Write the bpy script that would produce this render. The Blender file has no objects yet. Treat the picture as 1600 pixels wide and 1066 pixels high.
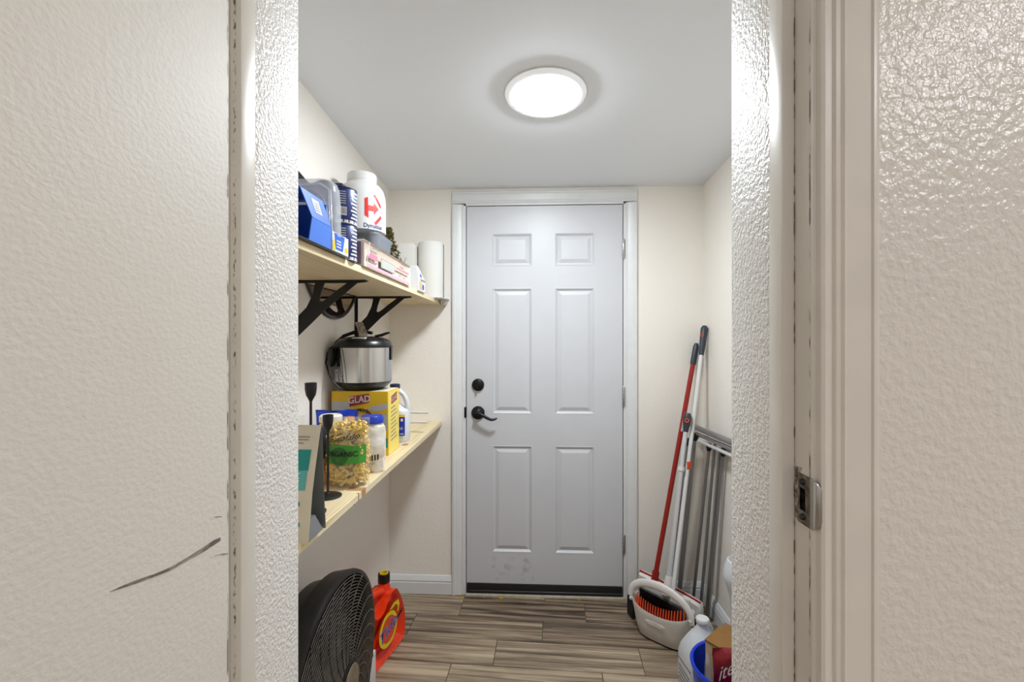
import bpy, bmesh, math, random
from mathutils import Vector, Matrix, noise
random.seed(7)
PI = math.pi
scene = bpy.context.scene
COL = scene.collection

# ------------------------------------------------------------------ camera
FPX = 711.1
YAW = math.atan(34 / FPX)
CAMZ = 1.33
cam_data = bpy.data.cameras.new('camera')
cam_data.sensor_width = 36.0
cam_data.lens = 36.0 * FPX / 1600
cam_data.clip_start = 0.02
cam = bpy.data.objects.new('camera', cam_data)
cam.location = (0, 0, CAMZ)
cam.rotation_euler = (PI / 2, 0, YAW)
COL.objects.link(cam)
scene.camera = cam

# ------------------------------------------------------------------ world, exposure
world = bpy.data.worlds.new('world')
scene.world = world
world.use_nodes = True
world.node_tree.nodes['Background'].inputs[0].default_value = (0.75, 0.8, 0.9, 1)
world.node_tree.nodes['Background'].inputs[1].default_value = 0.05
vs = scene.view_settings
vs.view_transform = 'Standard'
vs.look = 'None'
vs.gamma = 1.0
vs.exposure = 1.27
vs.use_curve_mapping = False
PANTRY_LAMP = 66.0
HALL_LAMP = 36.0

# ------------------------------------------------------------------ key dimensions
D = 2.38            # back wall
XL, XR = -0.7665, 0.868
YN = 0.6786         # pantry face of the near wall
YH = 0.507          # hall face of the near wall
CZ0, CSL = 2.128, 0.06   # ceiling height at the back wall and slope
UZ = 1.541          # upper shelf top
LZ = 0.907          # lower shelf top
XF = -0.485         # shelf front edge

# ------------------------------------------------------------------ materials
def lin(c):
    r = []
    for v in c[:3]:
        v = v / 255.0
        r.append(v / 12.92 if v <= 0.04045 else ((v + 0.055) / 1.055) ** 2.4)
    return (r[0], r[1], r[2], 1)

def newmat(name):
    m = bpy.data.materials.new(name)
    m.use_nodes = True
    nt = m.node_tree
    b = nt.nodes['Principled BSDF']
    return m, nt, b

def add_bump(nt, b, layers, coord='Object'):
    tc = nt.nodes.new('ShaderNodeTexCoord')
    prev = None
    for (scale, strength, dist, stretch, detail) in layers:
        mp = nt.nodes.new('ShaderNodeMapping')
        mp.inputs['Scale'].default_value = stretch
        nt.links.new(tc.outputs[coord], mp.inputs[0])
        n = nt.nodes.new('ShaderNodeTexNoise')
        n.inputs['Scale'].default_value = scale
        n.inputs['Detail'].default_value = detail
        nt.links.new(mp.outputs[0], n.inputs[0])
        bp = nt.nodes.new('ShaderNodeBump')
        bp.inputs['Strength'].default_value = strength
        bp.inputs['Distance'].default_value = dist
        nt.links.new(n.outputs[0], bp.inputs['Height'])
        if prev: nt.links.new(prev.outputs[0], bp.inputs['Normal'])
        prev = bp
    nt.links.new(prev.outputs[0], b.inputs['Normal'])

def mat(name, col, rough=0.5, metal=0.0, var=0.0, vscale=8.0, bump=None, spec=0.5, emit=0.0, stretch=(1, 1, 1), coat=0.0, col2=None, ecol=(0.87, 0.95, 1.0, 1)):
    m, nt, b = newmat(name)
    b.inputs['Base Color'].default_value = lin(col)
    b.inputs['Roughness'].default_value = rough
    b.inputs['Metallic'].default_value = metal
    b.inputs['Specular IOR Level'].default_value = spec
    b.inputs['Coat Weight'].default_value = coat
    if var > 0 or col2:
        tc = nt.nodes.new('ShaderNodeTexCoord')
        mp = nt.nodes.new('ShaderNodeMapping'); mp.inputs['Scale'].default_value = stretch
        nt.links.new(tc.outputs['Object'], mp.inputs[0])
        n = nt.nodes.new('ShaderNodeTexNoise'); n.inputs['Scale'].default_value = vscale; n.inputs['Detail'].default_value = 4
        nt.links.new(mp.outputs[0], n.inputs[0])
        r = nt.nodes.new('ShaderNodeValToRGB')
        c = lin(col)
        d = lin(col2) if col2 else tuple(max(0, x * (1 - var)) for x in c[:3]) + (1,)
        r.color_ramp.elements[0].position = 0.35; r.color_ramp.elements[0].color = d
        r.color_ramp.elements[1].position = 0.65; r.color_ramp.elements[1].color = c
        nt.links.new(n.outputs[0], r.inputs[0])
        nt.links.new(r.outputs[0], b.inputs['Base Color'])
    if bump: add_bump(nt, b, bump)
    if emit > 0:
        b.inputs['Emission Color'].default_value = ecol
        b.inputs['Emission Strength'].default_value = emit
    return m

def film(name, tint=(255, 255, 255), clear=0.8, rough=0.08, bump=None):
    m = bpy.data.materials.new(name); m.use_nodes = True
    nt = m.node_tree
    b = nt.nodes['Principled BSDF']
    b.inputs['Base Color'].default_value = lin(tint)
    b.inputs['Roughness'].default_value = rough
    b.inputs['Specular IOR Level'].default_value = 0.9
    t = nt.nodes.new('ShaderNodeBsdfTransparent')
    mx = nt.nodes.new('ShaderNodeMixShader'); mx.inputs[0].default_value = 1 - clear
    nt.links.new(t.outputs[0], mx.inputs[1]); nt.links.new(b.outputs[0], mx.inputs[2])
    nt.links.new(mx.outputs[0], nt.nodes['Material Output'].inputs[0])
    if bump: add_bump(nt, b, bump)
    return m

WALLC = (238, 231, 222)
M = {}
M['wall'] = mat('wall_paint', WALLC, 0.62, bump=[(60, 0.13, 0.006, (1, 1, 1), 3), (170, 0.16, 0.002, (1, 1, 1), 2)])
M['hall_wall'] = mat('hall_wall_paint', (226, 219, 209), 0.29, bump=[(120, 0.6, 0.004, (1, 1, 0.85), 2), (60, 0.10, 0.004, (1, 1, 1), 2)])
M['peel'] = mat('orange_peel_paint', (238, 234, 229), 0.4, bump=[(190, 0.75, 0.004, (1, 1, 1), 2.5), (60, 0.25, 0.004, (1, 1, 1), 2)])
M['door_roller'] = mat('roller_painted_door', (226, 219, 209), 0.6, bump=[(230, 0.30, 0.002, (1, 0.8, 1), 2), (60, 0.06, 0.004, (1, 1, 1), 2)])
M['gloss_trim'] = mat('gloss_trim_paint', (226, 219, 208), 0.28, var=0.05, vscale=14, bump=[(40, 0.1, 0.002, (1, 1, 0.12), 2)])
M['ceiling'] = mat('ceiling_paint', (238, 241, 245), 0.75, bump=[(45, 0.08, 0.004, (1, 1, 1), 2)])
M['white_trim'] = mat('white_trim_paint', (221, 221, 221), 0.38, var=0.03, vscale=20)
M['door_white'] = mat('white_door_paint', (203, 203, 207), 0.4, var=0.02, vscale=9)
M['black_metal'] = mat('black_metal', (22, 21, 21), 0.42, var=0.2, vscale=40)
M['oil_bronze'] = mat('oil_rubbed_black', (26, 25, 26), 0.35, metal=0.5)
M['rubber'] = mat('black_rubber', (20, 20, 21), 0.6)
M['steel'] = mat('brushed_steel', (190, 190, 190), 0.28, metal=1.0, bump=[(60, 0.1, 0.001, (1, 1, 12), 2)])
M['polished'] = mat('polished_steel', (205, 204, 203), 0.16, metal=1.0)
M['dark_steel'] = mat('worn_strike_steel', (150, 146, 138), 0.32, metal=1.0, col2=(92, 84, 74), vscale=90)
M['chip'] = mat('chipped_paint', (205, 190, 165), 0.7, col2=(74, 58, 44), vscale=160)
M['alu'] = mat('aluminium_tube', (216, 217, 219), 0.35, metal=0.4)
M['grey_tube'] = mat('grey_metal_tube', (150, 150, 150), 0.32, metal=0.8)
M['black_plastic'] = mat('black_plastic', (18, 18, 19), 0.3)
M['black_dusty'] = mat('dusty_black_plastic', (28, 26, 25), 0.45, var=0.4, vscale=60)
M['wire'] = mat('lit_wire', (88, 79, 70), 0.3, col2=(58, 51, 46), vscale=30)  # grille wire colour lightened to stand in for highlights it catches
M['white_plastic'] = mat('white_plastic', (218, 217, 215), 0.35)
M['bin_white'] = mat('off_white_plastic', (222, 216, 211), 0.4, var=0.05, vscale=30)
M['grey_plastic'] = mat('grey_plastic', (120, 125, 135), 0.4)
M['slate'] = mat('dark_slate_plastic', (48, 56, 66), 0.45)
M['red'] = mat('red_painted_metal', (150, 26, 16), 0.35)
M['orange'] = mat('orange_plastic', (222, 78, 40), 0.35)
M['tide'] = mat('orange_bottle_plastic', (238, 58, 16), 0.3, coat=0.3)
M['yellow'] = mat('yellow_print', (240, 200, 30), 0.45)
M['gladyellow'] = mat('yellow_carton', (236, 190, 16), 0.45)
M['paleyellow'] = mat('pale_yellow_carton', (246, 222, 110), 0.45)
M['greyprint'] = mat('pale_grey_print', (190, 190, 184), 0.5)
M['darkred'] = mat('dark_red_print', (158, 40, 32), 0.45)
M['navy'] = mat('navy_print', (34, 50, 120), 0.4, var=0.25, vscale=60)
M['deepnavy'] = mat('deep_navy', (36, 42, 70), 0.45)
M['blue'] = mat('blue_card', (30, 96, 208), 0.45)
M['blue2'] = mat('light_blue_card', (66, 122, 222), 0.45)
M['bluecap'] = mat('blue_plastic', (22, 52, 170), 0.3)
M['tubblue'] = mat('bright_blue_plastic', (14, 60, 214), 0.3)
M['white_print'] = mat('white_print', (222, 222, 222), 0.45)
M['black_print'] = mat('black_print', (24, 24, 26), 0.5)
M['grey_text'] = mat('grey_print', (130, 124, 116), 0.5)
M['redlogo'] = mat('red_logo_print', (214, 44, 40), 0.4)
M['green'] = mat('green_print', (76, 160, 60), 0.35)
M['darkgreen'] = mat('dark_green_print', (44, 110, 44), 0.4)
M['teal'] = mat('teal_print', (10, 138, 132), 0.45)
M['paleteal'] = mat('pale_teal_print', (88, 172, 168), 0.45)
M['kraft'] = mat('matte_cream_pouch', (214, 204, 184), 0.5, var=0.06, vscale=20, bump=[(25, 0.2, 0.004, (1, 1, 1), 2)])
M['foil'] = mat('silver_foil', (150, 154, 154), 0.38, metal=0.6, bump=[(25, 0.2, 0.004, (1, 1, 1), 2)])
M['paper'] = mat('soft_white_paper', (220, 217, 211), 0.8, bump=[(90, 0.3, 0.002, (1, 1, 1), 2)])
M['card'] = mat('brown_cardboard', (142, 100, 46), 0.7, var=0.12, vscale=20)
M['cardin'] = mat('pale_cardboard', (206, 184, 146), 0.7, var=0.08, vscale=20)
M['maroon'] = mat('maroon_foil', (134, 22, 38), 0.3, bump=[(22, 0.5, 0.01, (1, 1, 1), 2)])
M['purple'] = mat('plum_card', (112, 44, 72), 0.35, var=0.2, vscale=25)
M['packbeige'] = mat('beige_pack_print', (226, 208, 192), 0.4, var=0.05, vscale=25)
M['pink'] = mat('pink_print', (200, 122, 146), 0.45)
M['rose'] = mat('pale_pink_print', (212, 164, 180), 0.45)
M['pasta'] = mat('dry_pasta', (244, 210, 116), 0.5, var=0.15, vscale=60)
M['noodle'] = mat('pale_noodle', (220, 196, 152), 0.55, var=0.15, vscale=60)
M['film'] = film('clear_film', clear=0.87, bump=[(38, 0.9, 0.01, (1, 1, 1), 2)])
M['film2'] = film('crinkled_film', clear=0.68, bump=[(38, 0.9, 0.01, (1, 1, 1), 2)])
M['clamshell'] = film('clear_plastic', tint=(225, 228, 235), clear=0.6, rough=0.1, bump=[(14, 0.7, 0.02, (1, 1, 1), 1.5)])
M['mirror'] = mat('mirror_glass', (150, 134, 124), 0.03, metal=1.0)
M['cream'] = mat('cream_plastic', (234, 228, 212), 0.4)
M['brass'] = mat('honey_plastic', (204, 136, 50), 0.4)
M['leafy'] = mat('dried_leaf', (112, 100, 52), 0.8, var=0.5, vscale=50)
M['stemdark'] = mat('dark_stem', (58, 46, 32), 0.8)
M['lens'] = mat('lamp_diffuser', (255, 255, 255), 0.5, emit=PANTRY_LAMP)
M['hall_lens'] = mat('hall_lamp_diffuser', (255, 250, 240), 0.5, emit=HALL_LAMP, ecol=(0.95, 0.965, 1.0, 1))
M['lamp_rim'] = mat('edge_lit_rim', (240, 240, 240), 0.4, emit=0.12)
M['fill_lens'] = mat('fill_lamp_diffuser', (255, 250, 240), 0.5, emit=HALL_LAMP*0.55, ecol=(0.95, 0.965, 1.0, 1))  # diffuser of the added fill lamp behind the viewpoint
M['grout'] = mat('dark_grout', (92, 82, 72), 0.85)
M['debris'] = mat('yellow_debris', (214, 164, 40), 0.8, var=0.4, vscale=80)
M['threshold'] = mat('pale_threshold', (196, 186, 168), 0.6, var=0.2, vscale=30)
M['hall_floor'] = mat('hall_floor', (150, 130, 108), 0.5, var=0.2, vscale=5, stretch=(1, 8, 1))
M['tag_paper'] = mat('printed_tag', (188, 176, 160), 0.6, col2=(84, 72, 62), vscale=160, stretch=(3, 1, 0.5))
M['sticker'] = mat('pale_sticker', (214, 216, 212), 0.5, col2=(168, 170, 168), vscale=120)
M['hdpe'] = mat('milky_plastic', (214, 216, 220), 0.35)
M['knot'] = mat('wood_knot', (176, 134, 92), 0.6)

def wood_mat(name, light, dark, axis_stretch, scale=3.0, knots=True):
    m, nt, b = newmat(name)
    tc = nt.nodes.new('ShaderNodeTexCoord')
    mp = nt.nodes.new('ShaderNodeMapping'); mp.inputs['Scale'].default_value = axis_stretch
    nt.links.new(tc.outputs['Object'], mp.inputs[0])
    n = nt.nodes.new('ShaderNodeTexNoise'); n.inputs['Scale'].default_value = scale; n.inputs['Detail'].default_value = 6; n.inputs['Distortion'].default_value = 0.6
    nt.links.new(mp.outputs[0], n.inputs[0])
    w = nt.nodes.new('ShaderNodeTexWave'); w.inputs['Scale'].default_value = scale * 1.2; w.inputs['Distortion'].default_value = 5; w.inputs['Detail'].default_value = 3
    nt.links.new(mp.outputs[0], w.inputs[0])
    mx = nt.nodes.new('ShaderNodeMath'); mx.operation = 'MULTIPLY_ADD'; mx.inputs[1].default_value = 0.35
    nt.links.new(w.outputs[1], mx.inputs[0]); nt.links.new(n.outputs[0], mx.inputs[2])
    r = nt.nodes.new('ShaderNodeValToRGB')
    r.color_ramp.elements[0].position = 0.38; r.color_ramp.elements[0].color = lin(dark)
    r.color_ramp.elements[1].position = 0.72; r.color_ramp.elements[1].color = lin(light)
    nt.links.new(mx.outputs[0], r.inputs[0]); nt.links.new(r.outputs[0], b.inputs['Base Color'])
    b.inputs['Roughness'].default_value = 0.5
    return m
M['pine'] = wood_mat('pine_board', (232, 214, 176), (208, 182, 136), (9, 0.9, 9), 3.2)

def plank_mat():
    m, nt, b = newmat('grey_brown_wood_tile')
    tc = nt.nodes.new('ShaderNodeTexCoord')
    oi = nt.nodes.new('ShaderNodeObjectInfo')
    ml = nt.nodes.new('ShaderNodeMath'); ml.operation = 'MULTIPLY'; ml.inputs[1].default_value = 37.0
    nt.links.new(oi.outputs['Random'], ml.inputs[0])
    va = nt.nodes.new('ShaderNodeVectorMath'); va.operation = 'ADD'
    nt.links.new(tc.outputs['Object'], va.inputs[0]); nt.links.new(ml.outputs[0], va.inputs[1])
    mp = nt.nodes.new('ShaderNodeMapping'); mp.inputs['Scale'].default_value = (0.75, 19, 1)
    nt.links.new(va.outputs[0], mp.inputs[0])
    n = nt.nodes.new('ShaderNodeTexNoise'); n.inputs['Scale'].default_value = 2.3; n.inputs['Detail'].default_value = 7; n.inputs['Roughness'].default_value = 0.62; n.inputs['Distortion'].default_value = 0.45
    nt.links.new(mp.outputs[0], n.inputs[0])
    ad = nt.nodes.new('ShaderNodeMath'); ad.operation = 'MULTIPLY_ADD'; ad.inputs[1].default_value = 0.17
    nt.links.new(oi.outputs['Random'], ad.inputs[0]); nt.links.new(n.outputs[0], ad.inputs[2])
    r = nt.nodes.new('ShaderNodeValToRGB')
    e = r.color_ramp.elements
    e[0].position = 0.40; e[0].color = lin((66, 54, 44))
    e[1].position = 0.78; e[1].color = lin((192, 174, 147))
    k = e.new(0.50); k.color = lin((114, 97, 80))
    k = e.new(0.62); k.color = lin((152, 133, 110))
    nt.links.new(ad.outputs[0], r.inputs[0]); nt.links.new(r.outputs[0], b.inputs['Base Color'])
    b.inputs['Roughness'].default_value = 0.42
    bp = nt.nodes.new('ShaderNodeBump'); bp.inputs['Strength'].default_value = 0.15; bp.inputs['Distance'].default_value = 0.002
    nt.links.new(n.outputs[0], bp.inputs['Height']); nt.links.new(bp.outputs[0], b.inputs['Normal'])
    return m
M['plank'] = plank_mat()

def stain_mat(name, col, scale, lo, hi, stretch=(1, 1, 1)):
    """a stain: colour broken up by noise, clear in between"""
    m, nt, b = newmat(name)
    b.inputs['Base Color'].default_value = lin(col); b.inputs['Roughness'].default_value = 0.6
    tc = nt.nodes.new('ShaderNodeTexCoord')
    mp = nt.nodes.new('ShaderNodeMapping'); mp.inputs['Scale'].default_value = stretch
    n = nt.nodes.new('ShaderNodeTexNoise'); n.inputs['Scale'].default_value = scale; n.inputs['Detail'].default_value = 5
    nt.links.new(tc.outputs['Object'], mp.inputs[0]); nt.links.new(mp.outputs[0], n.inputs[0])
    r = nt.nodes.new('ShaderNodeMapRange'); r.inputs[1].default_value = lo; r.inputs[2].default_value = hi
    nt.links.new(n.outputs[0], r.inputs[0]); nt.links.new(r.outputs[0], b.inputs['Alpha'])
    return m
M['scuff'] = stain_mat('dark_scuff', (104, 97, 91), 90, 0.2, 0.75, (1, 0.5, 1))
M['faint'] = stain_mat('faint_scuff', (128, 120, 112), 90, 0.35, 0.9)
M['dots'] = stain_mat('dark_paint_flecks', (118, 104, 86), 300, 0.52, 0.68, (1, 1, 0.4))
M['crack'] = stain_mat('dirty_crack', (96, 84, 70), 210, 0.46, 0.62, (1, 1, 0.25))
M['smudge'] = stain_mat('grey_smudge', (172, 171, 174), 26, 0.50, 1.3)

# ------------------------------------------------------------------ mesh helpers
def link(name, me, m=None, parent=None, loc=None, rot=None, smooth=None):
    o = bpy.data.objects.new(name, me)
    COL.objects.link(o)
    if m is not None and me is not None:
        if len(me.materials) == 0: me.materials.append(M[m] if isinstance(m, str) else m)
    if smooth is not None:
        for p in me.polygons: p.use_smooth = True
        me.set_sharp_from_angle(angle=math.radians(smooth))
    if parent: o.parent = parent
    if loc: o.location = loc
    if rot: o.rotation_euler = rot
    return o

def mesh(name, verts, faces):
    me = bpy.data.meshes.new(name)
    me.from_pydata([tuple(v) for v in verts], [], faces)
    me.update()
    return me

def fixn(me):
    bm = bmesh.new(); bm.from_mesh(me)
    bmesh.ops.recalc_face_normals(bm, faces=bm.faces)
    bm.to_mesh(me); bm.free()
    return me

def box(name, x0, x1, y0, y1, z0, z1, m, parent=None, bev=0.0, seg=2, loc=None, rot=None):
    bm = bmesh.new()
    v = [bm.verts.new(p) for p in ((x0,y0,z0),(x1,y0,z0),(x1,y1,z0),(x0,y1,z0),(x0,y0,z1),(x1,y0,z1),(x1,y1,z1),(x0,y1,z1))]
    for f in ((0,3,2,1),(4,5,6,7),(0,1,5,4),(1,2,6,5),(2,3,7,6),(3,0,4,7)): bm.faces.new([v[i] for i in f])
    if bev > 0:
        bmesh.ops.bevel(bm, geom=list(bm.edges), offset=bev, segments=seg, affect='EDGES', profile=0.6)
    bmesh.ops.recalc_face_normals(bm, faces=bm.faces)
    me = bpy.data.meshes.new(name); bm.to_mesh(me); bm.free()
    return link(name, me, m, parent, loc, rot, smooth=40 if bev > 0 else None)

def loft(name, rings, m, parent=None, caps=(True, True), closed=True, smooth=40, loc=None, rot=None):
    n = len(rings[0]); vs_ = [p for r in rings for p in r]; fs = []
    for i in range(len(rings) - 1):
        for j in range(n if closed else n - 1):
            k = (j + 1) % n
            fs.append((i*n+j, i*n+k, (i+1)*n+k, (i+1)*n+j))
    if caps[0]: fs.append(tuple(reversed(range(n))))
    if caps[1]: fs.append(tuple((len(rings)-1)*n + j for j in range(n)))
    return link(name, fixn(mesh(name, vs_, fs)), m, parent, loc, rot, smooth=smooth)

def lathe(name, prof, m, parent=None, seg=32, caps=(True, True), c=(0, 0, 0), smooth=40, loc=None, rot=None):
    rings = [[(c[0] + r*math.cos(2*PI*j/seg), c[1] + r*math.sin(2*PI*j/seg), c[2] + z) for j in range(seg)] for r, z in prof]
    return loft(name, rings, m, parent, caps, smooth=smooth, loc=loc, rot=rot)

def tube_rings(pts, rad, seg=10, flat=1.0):
    pts = [Vector(p) for p in pts]; rings = []
    up = None
    for i, p in enumerate(pts):
        t = (pts[min(i+1, len(pts)-1)] - pts[max(i-1, 0)]).normalized()
        if up is None:
            up = Vector((0, 0, 1)) if abs(t.z) < 0.9 else Vector((0, 1, 0))
        a = t.cross(up)
        if a.length < 1e-6: a = t.cross(Vector((1, 0.01, 0)))
        a.normalize(); b = a.cross(t).normalized(); up = b
        r = rad[i] if isinstance(rad, (list, tuple)) else rad
        rings.append([tuple(p + a*(r*math.cos(2*PI*j/seg)) + b*(r*flat*math.sin(2*PI*j/seg))) for j in range(seg)])
    return rings

def tube(name, pts, rad, m, parent=None, seg=10, flat=1.0, smooth=50):
    return loft(name, tube_rings(pts, rad, seg, flat), m, parent, smooth=smooth)

def merge(name, ringsets, m, parent=None, smooth=40):
    vs_, fs = [], []
    for rings in ringsets:
        o = len(vs_); n = len(rings[0])
        vs_ += [p for r in rings for p in r]
        for i in range(len(rings) - 1):
            for j in range(n):
                k = (j+1) % n
                fs.append((o+i*n+j, o+i*n+k, o+(i+1)*n+k, o+(i+1)*n+j))
        fs.append(tuple(o + j for j in reversed(range(n))))
        fs.append(tuple(o + (len(rings)-1)*n + j for j in range(n)))
    return link(name, fixn(mesh(name, vs_, fs)), m, parent, smooth=smooth)

def prism(name, poly, t0, t1, axis, m, parent=None, smooth=None):
    """polygon (a,b) extruded along axis; 'x': (y,z), 'y': (x,z), 'z': (x,y)"""
    def P(a, b, t): return {'x': (t, a, b), 'y': (a, t, b), 'z': (a, b, t)}[axis]
    rings = [[P(a, b, t0) for a, b in poly], [P(a, b, t1) for a, b in poly]]
    return loft(name, rings, m, parent, smooth=smooth)

def prism_holes(name, outer, holes, t0, t1, axis, m, parent=None):
    bm = bmesh.new()
    def P(a, b, t): return {'x': (t, a, b), 'y': (a, t, b), 'z': (a, b, t)}[axis]
    edges = []
    for loop in [outer] + holes:
        v = [bm.verts.new(P(a, b, t0)) for a, b in loop]
        edges += [bm.edges.new((v[i], v[(i+1) % len(v)])) for i in range(len(v))]
    bmesh.ops.triangle_fill(bm, use_beauty=True, use_dissolve=False, edges=edges)
    r = bmesh.ops.extrude_face_region(bm, geom=list(bm.faces))
    d = Vector(P(0, 0, t1)) - Vector(P(0, 0, t0))
    bmesh.ops.translate(bm, vec=d, verts=[g for g in r['geom'] if isinstance(g, bmesh.types.BMVert)])
    bmesh.ops.recalc_face_normals(bm, faces=bm.faces)
    me = bpy.data.meshes.new(name); bm.to_mesh(me); bm.free()
    return link(name, me, m, parent)

def chaikin(p, it=2):
    for _ in range(it):
        q = []
        for i in range(len(p)):
            a, b = p[i], p[(i+1) % len(p)]
            q.append((a[0]*.75+b[0]*.25, a[1]*.75+b[1]*.25)); q.append((a[0]*.25+b[0]*.75, a[1]*.25+b[1]*.75))
        p = q
    return p

def inset(poly, d):
    n = len(poly); out = []
    area = sum(poly[i][0]*poly[(i+1) % n][1] - poly[(i+1) % n][0]*poly[i][1] for i in range(n))
    s = 1 if area > 0 else -1
    for i in range(n):
        a, b, c = poly[i-1], poly[i], poly[(i+1) % n]
        t = Vector((c[0]-a[0], c[1]-a[1]))
        if t.length < 1e-9: out.append(b); continue
        t.normalize()
        out.append((b[0] - s*t.y*d, b[1] + s*t.x*d))
    return out

def soft_prism(name, outline, t0, t1, rad, axis, m, parent=None, steps=5, it=2):
    """a moulded solid: smoothed outline with rounded rims, thickness t0..t1 along axis"""
    o = chaikin(outline, it)
    def P(a, b, t): return {'x': (t, a, b), 'y': (a, t, b), 'z': (a, b, t)}[axis]
    rings = []
    for i in range(steps + 1):
        th = PI/2*i/steps
        rings.append([P(a, b, t0 + rad*(1-math.sin(th))) for a, b in inset(o, rad*(1-math.cos(PI/2-th)))][:])
    for i in range(steps + 1):
        th = PI/2*(1 - i/steps)
        rings.append([P(a, b, t1 - rad*(1-math.sin(th))) for a, b in inset(o, rad*(1-math.cos(PI/2-th)))])
    return loft(name, rings, m, parent, smooth=50)

def rrect(w, d, r, seg=5, cx=0, cy=0):
    p = []
    for sx, sy, a0 in ((1, 1, 0), (-1, 1, PI/2), (-1, -1, PI), (1, -1, 3*PI/2)):
        for i in range(seg + 1):
            a = a0 + PI/2*i/seg
            p.append((cx + sx*(w/2 - r) + r*math.cos(a), cy + sy*(d/2 - r) + r*math.sin(a)))
    return p

def ring3(poly, z): return [(a, b, z) for a, b in poly]

def text(name, s, size, m, parent, fn, bold=0.0, shear=0.0, stretch=1.0):
    """flat print: glyph outlines laid on a surface by fn(u, v) -> point"""
    c = bpy.data.curves.new('print_curve', 'FONT'); c.body = s; c.size = size; c.align_x = 'CENTER'; c.align_y = 'CENTER'
    c.resolution_u = 3; c.shear = shear; c.offset = bold
    t = bpy.data.objects.new('print_tmp', c); COL.objects.link(t)
    dg = bpy.context.evaluated_depsgraph_get()
    me = bpy.data.meshes.new_from_object(t.evaluated_get(dg))
    bpy.data.objects.remove(t); bpy.data.curves.remove(c)
    me.materials.clear()
    for v in me.vertices: v.co = Vector(fn(v.co.x*stretch, v.co.y))
    me.name = name
    return link(name, me, m, parent)

def patch(name, poly, fn, m, parent, n=1):
    """flat print patch: polygon (u,v) mapped to a surface"""
    bm = bmesh.new()
    f = bm.faces.new([bm.verts.new((a, b, 0)) for a, b in poly])
    if n > 1:
        bmesh.ops.triangulate(bm, faces=bm.faces)
        bmesh.ops.subdivide_edges(bm, edges=list(bm.edges), cuts=n, use_grid_fill=True)
    for v in bm.verts: v.co = Vector(fn(v.co.x, v.co.y))
    me = bpy.data.meshes.new(name); bm.to_mesh(me); bm.free()
    return link(name, me, m, parent)

def rect(u0, u1, v0, v1): return [(u0, v0), (u1, v0), (u1, v1), (u0, v1)]
def ell(cx, cy, rx, ry, n=28): return [(cx + rx*math.cos(2*PI*i/n), cy + ry*math.sin(2*PI*i/n)) for i in range(n)]

def pillow(name, w, h, d, m, parent, crumple=0.006, freq=22, nx=22, nz=26, power=2.2, seed=0, flatbase=True, cx=0, cy=0, z0=0, squash=None):
    """a filled bag: two bulged sheets joined at the seams"""
    vs_, fs = [], []
    for s in (1, -1):
        for j in range(nz + 1):
            for i in range(nx + 1):
                u = i/nx*2 - 1; v = j/nz
                bul = (1 - abs(u)**power)**0.55
                vert = min(1, (1 - v)*2.4)**0.6 if v > 0.55 else 1
                if flatbase: vert *= min(1, 0.75 + v*2)
                else: vert *= min(1, v*4)**0.6
                ww = w/2 * (1 - 0.08*math.sin(v*PI)) if squash is None else w/2*squash(v)
                p = Vector((u*ww, -s*d/2*bul*vert, v*h))
                q = noise.noise_vector(p*freq + Vector((seed, 0, 3.1*s)))
                k = crumple * (0.25 if (i in (0, nx)) else 1)
                p = p + q*k
                vs_.append((p.x + cx, p.y + cy, max(0.0008, p.z) + z0))
    n1 = (nx+1)*(nz+1)
    for s in (0, 1):
        for j in range(nz):
            for i in range(nx):
                a = s*n1 + j*(nx+1) + i
                fs.append((a, a+1, a+nx+2, a+nx+1))
    for j in range(nz):
        for i in (0, nx):
            a = j*(nx+1)+i; b = a+nx+1
            fs.append((a, b, n1+b, n1+a))
    for i in range(nx):
        fs.append((i, i+1, n1+i+1, n1+i))
        a = nz*(nx+1)+i
        fs.append((a, a+1, n1+a+1, n1+a))
    return link(name, fixn(mesh(name, vs_, fs)), m, parent, smooth=80)

def tag(o, label, cat, group=None, kind=None):
    o['label'] = label; o['category'] = cat
    if group: o['group'] = group
    if kind: o['kind'] = kind
    return o

def thing(name, label, cat, loc=(0, 0, 0), rz=0.0, group=None, kind=None):
    o = bpy.data.objects.new(name, None); COL.objects.link(o)
    o.empty_display_size = 0.05
    o.location = loc; o.rotation_euler = (0, 0, rz)
    return tag(o, label, cat, group, kind)

def struct(o, label, cat): return tag(o, label, cat, kind='structure')

# ================================================================== THE ROOM
# floor slab with wood-look planks laid on it, each plank its own piece
fl = struct(box('floor', XL-0.08, XR+0.08, 0.5, D+0.08, -0.06, -0.0035, 'grout'), 'grey brown wood look plank floor of the pantry', 'floor')
PW, PL = 0.163, 0.613
ang = math.radians(-2.4)
rowoff = [0.10, 0.245, -0.565 + 0.61, -0.165, 0.13, -0.3, 0.02, 0.24, -0.1, 0.2, -0.25, 0.05]
def rowjoint(k): return rowoff[k % len(rowoff)]
pm = {}
for k in range(-1, 11):
    yc = 2.257 - (k - 1)*PW
    j0 = {0: 0.06, 1: -0.362, 2: 0.040, 3: -0.165, 4: 0.27}.get(k, rowjoint(k))
    for i in range(-3, 3):
        a = j0 + i*PL; b = a + PL
        lo, hi = max(a, XL-0.05), min(b, XR+0.05)
        if hi - lo < 0.03: continue
        L = round(hi - lo - 0.003, 4)
        if L not in pm:
            t = box('plank', -L/2, L/2, -(PW-0.003)/2, (PW-0.003)/2, -0.008, 0.0, 'plank', bev=0.0008, seg=1)
            pm[L] = t.data
        else:
            t = link('plank', pm[L])
        t.parent = fl
        cx = (lo + hi)/2
        t.location = (cx*math.cos(ang) - 0*math.sin(ang), yc + cx*math.sin(ang), random.uniform(-0.0006, 0.0))
        t.rotation_euler = (0, 0, ang)

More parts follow.
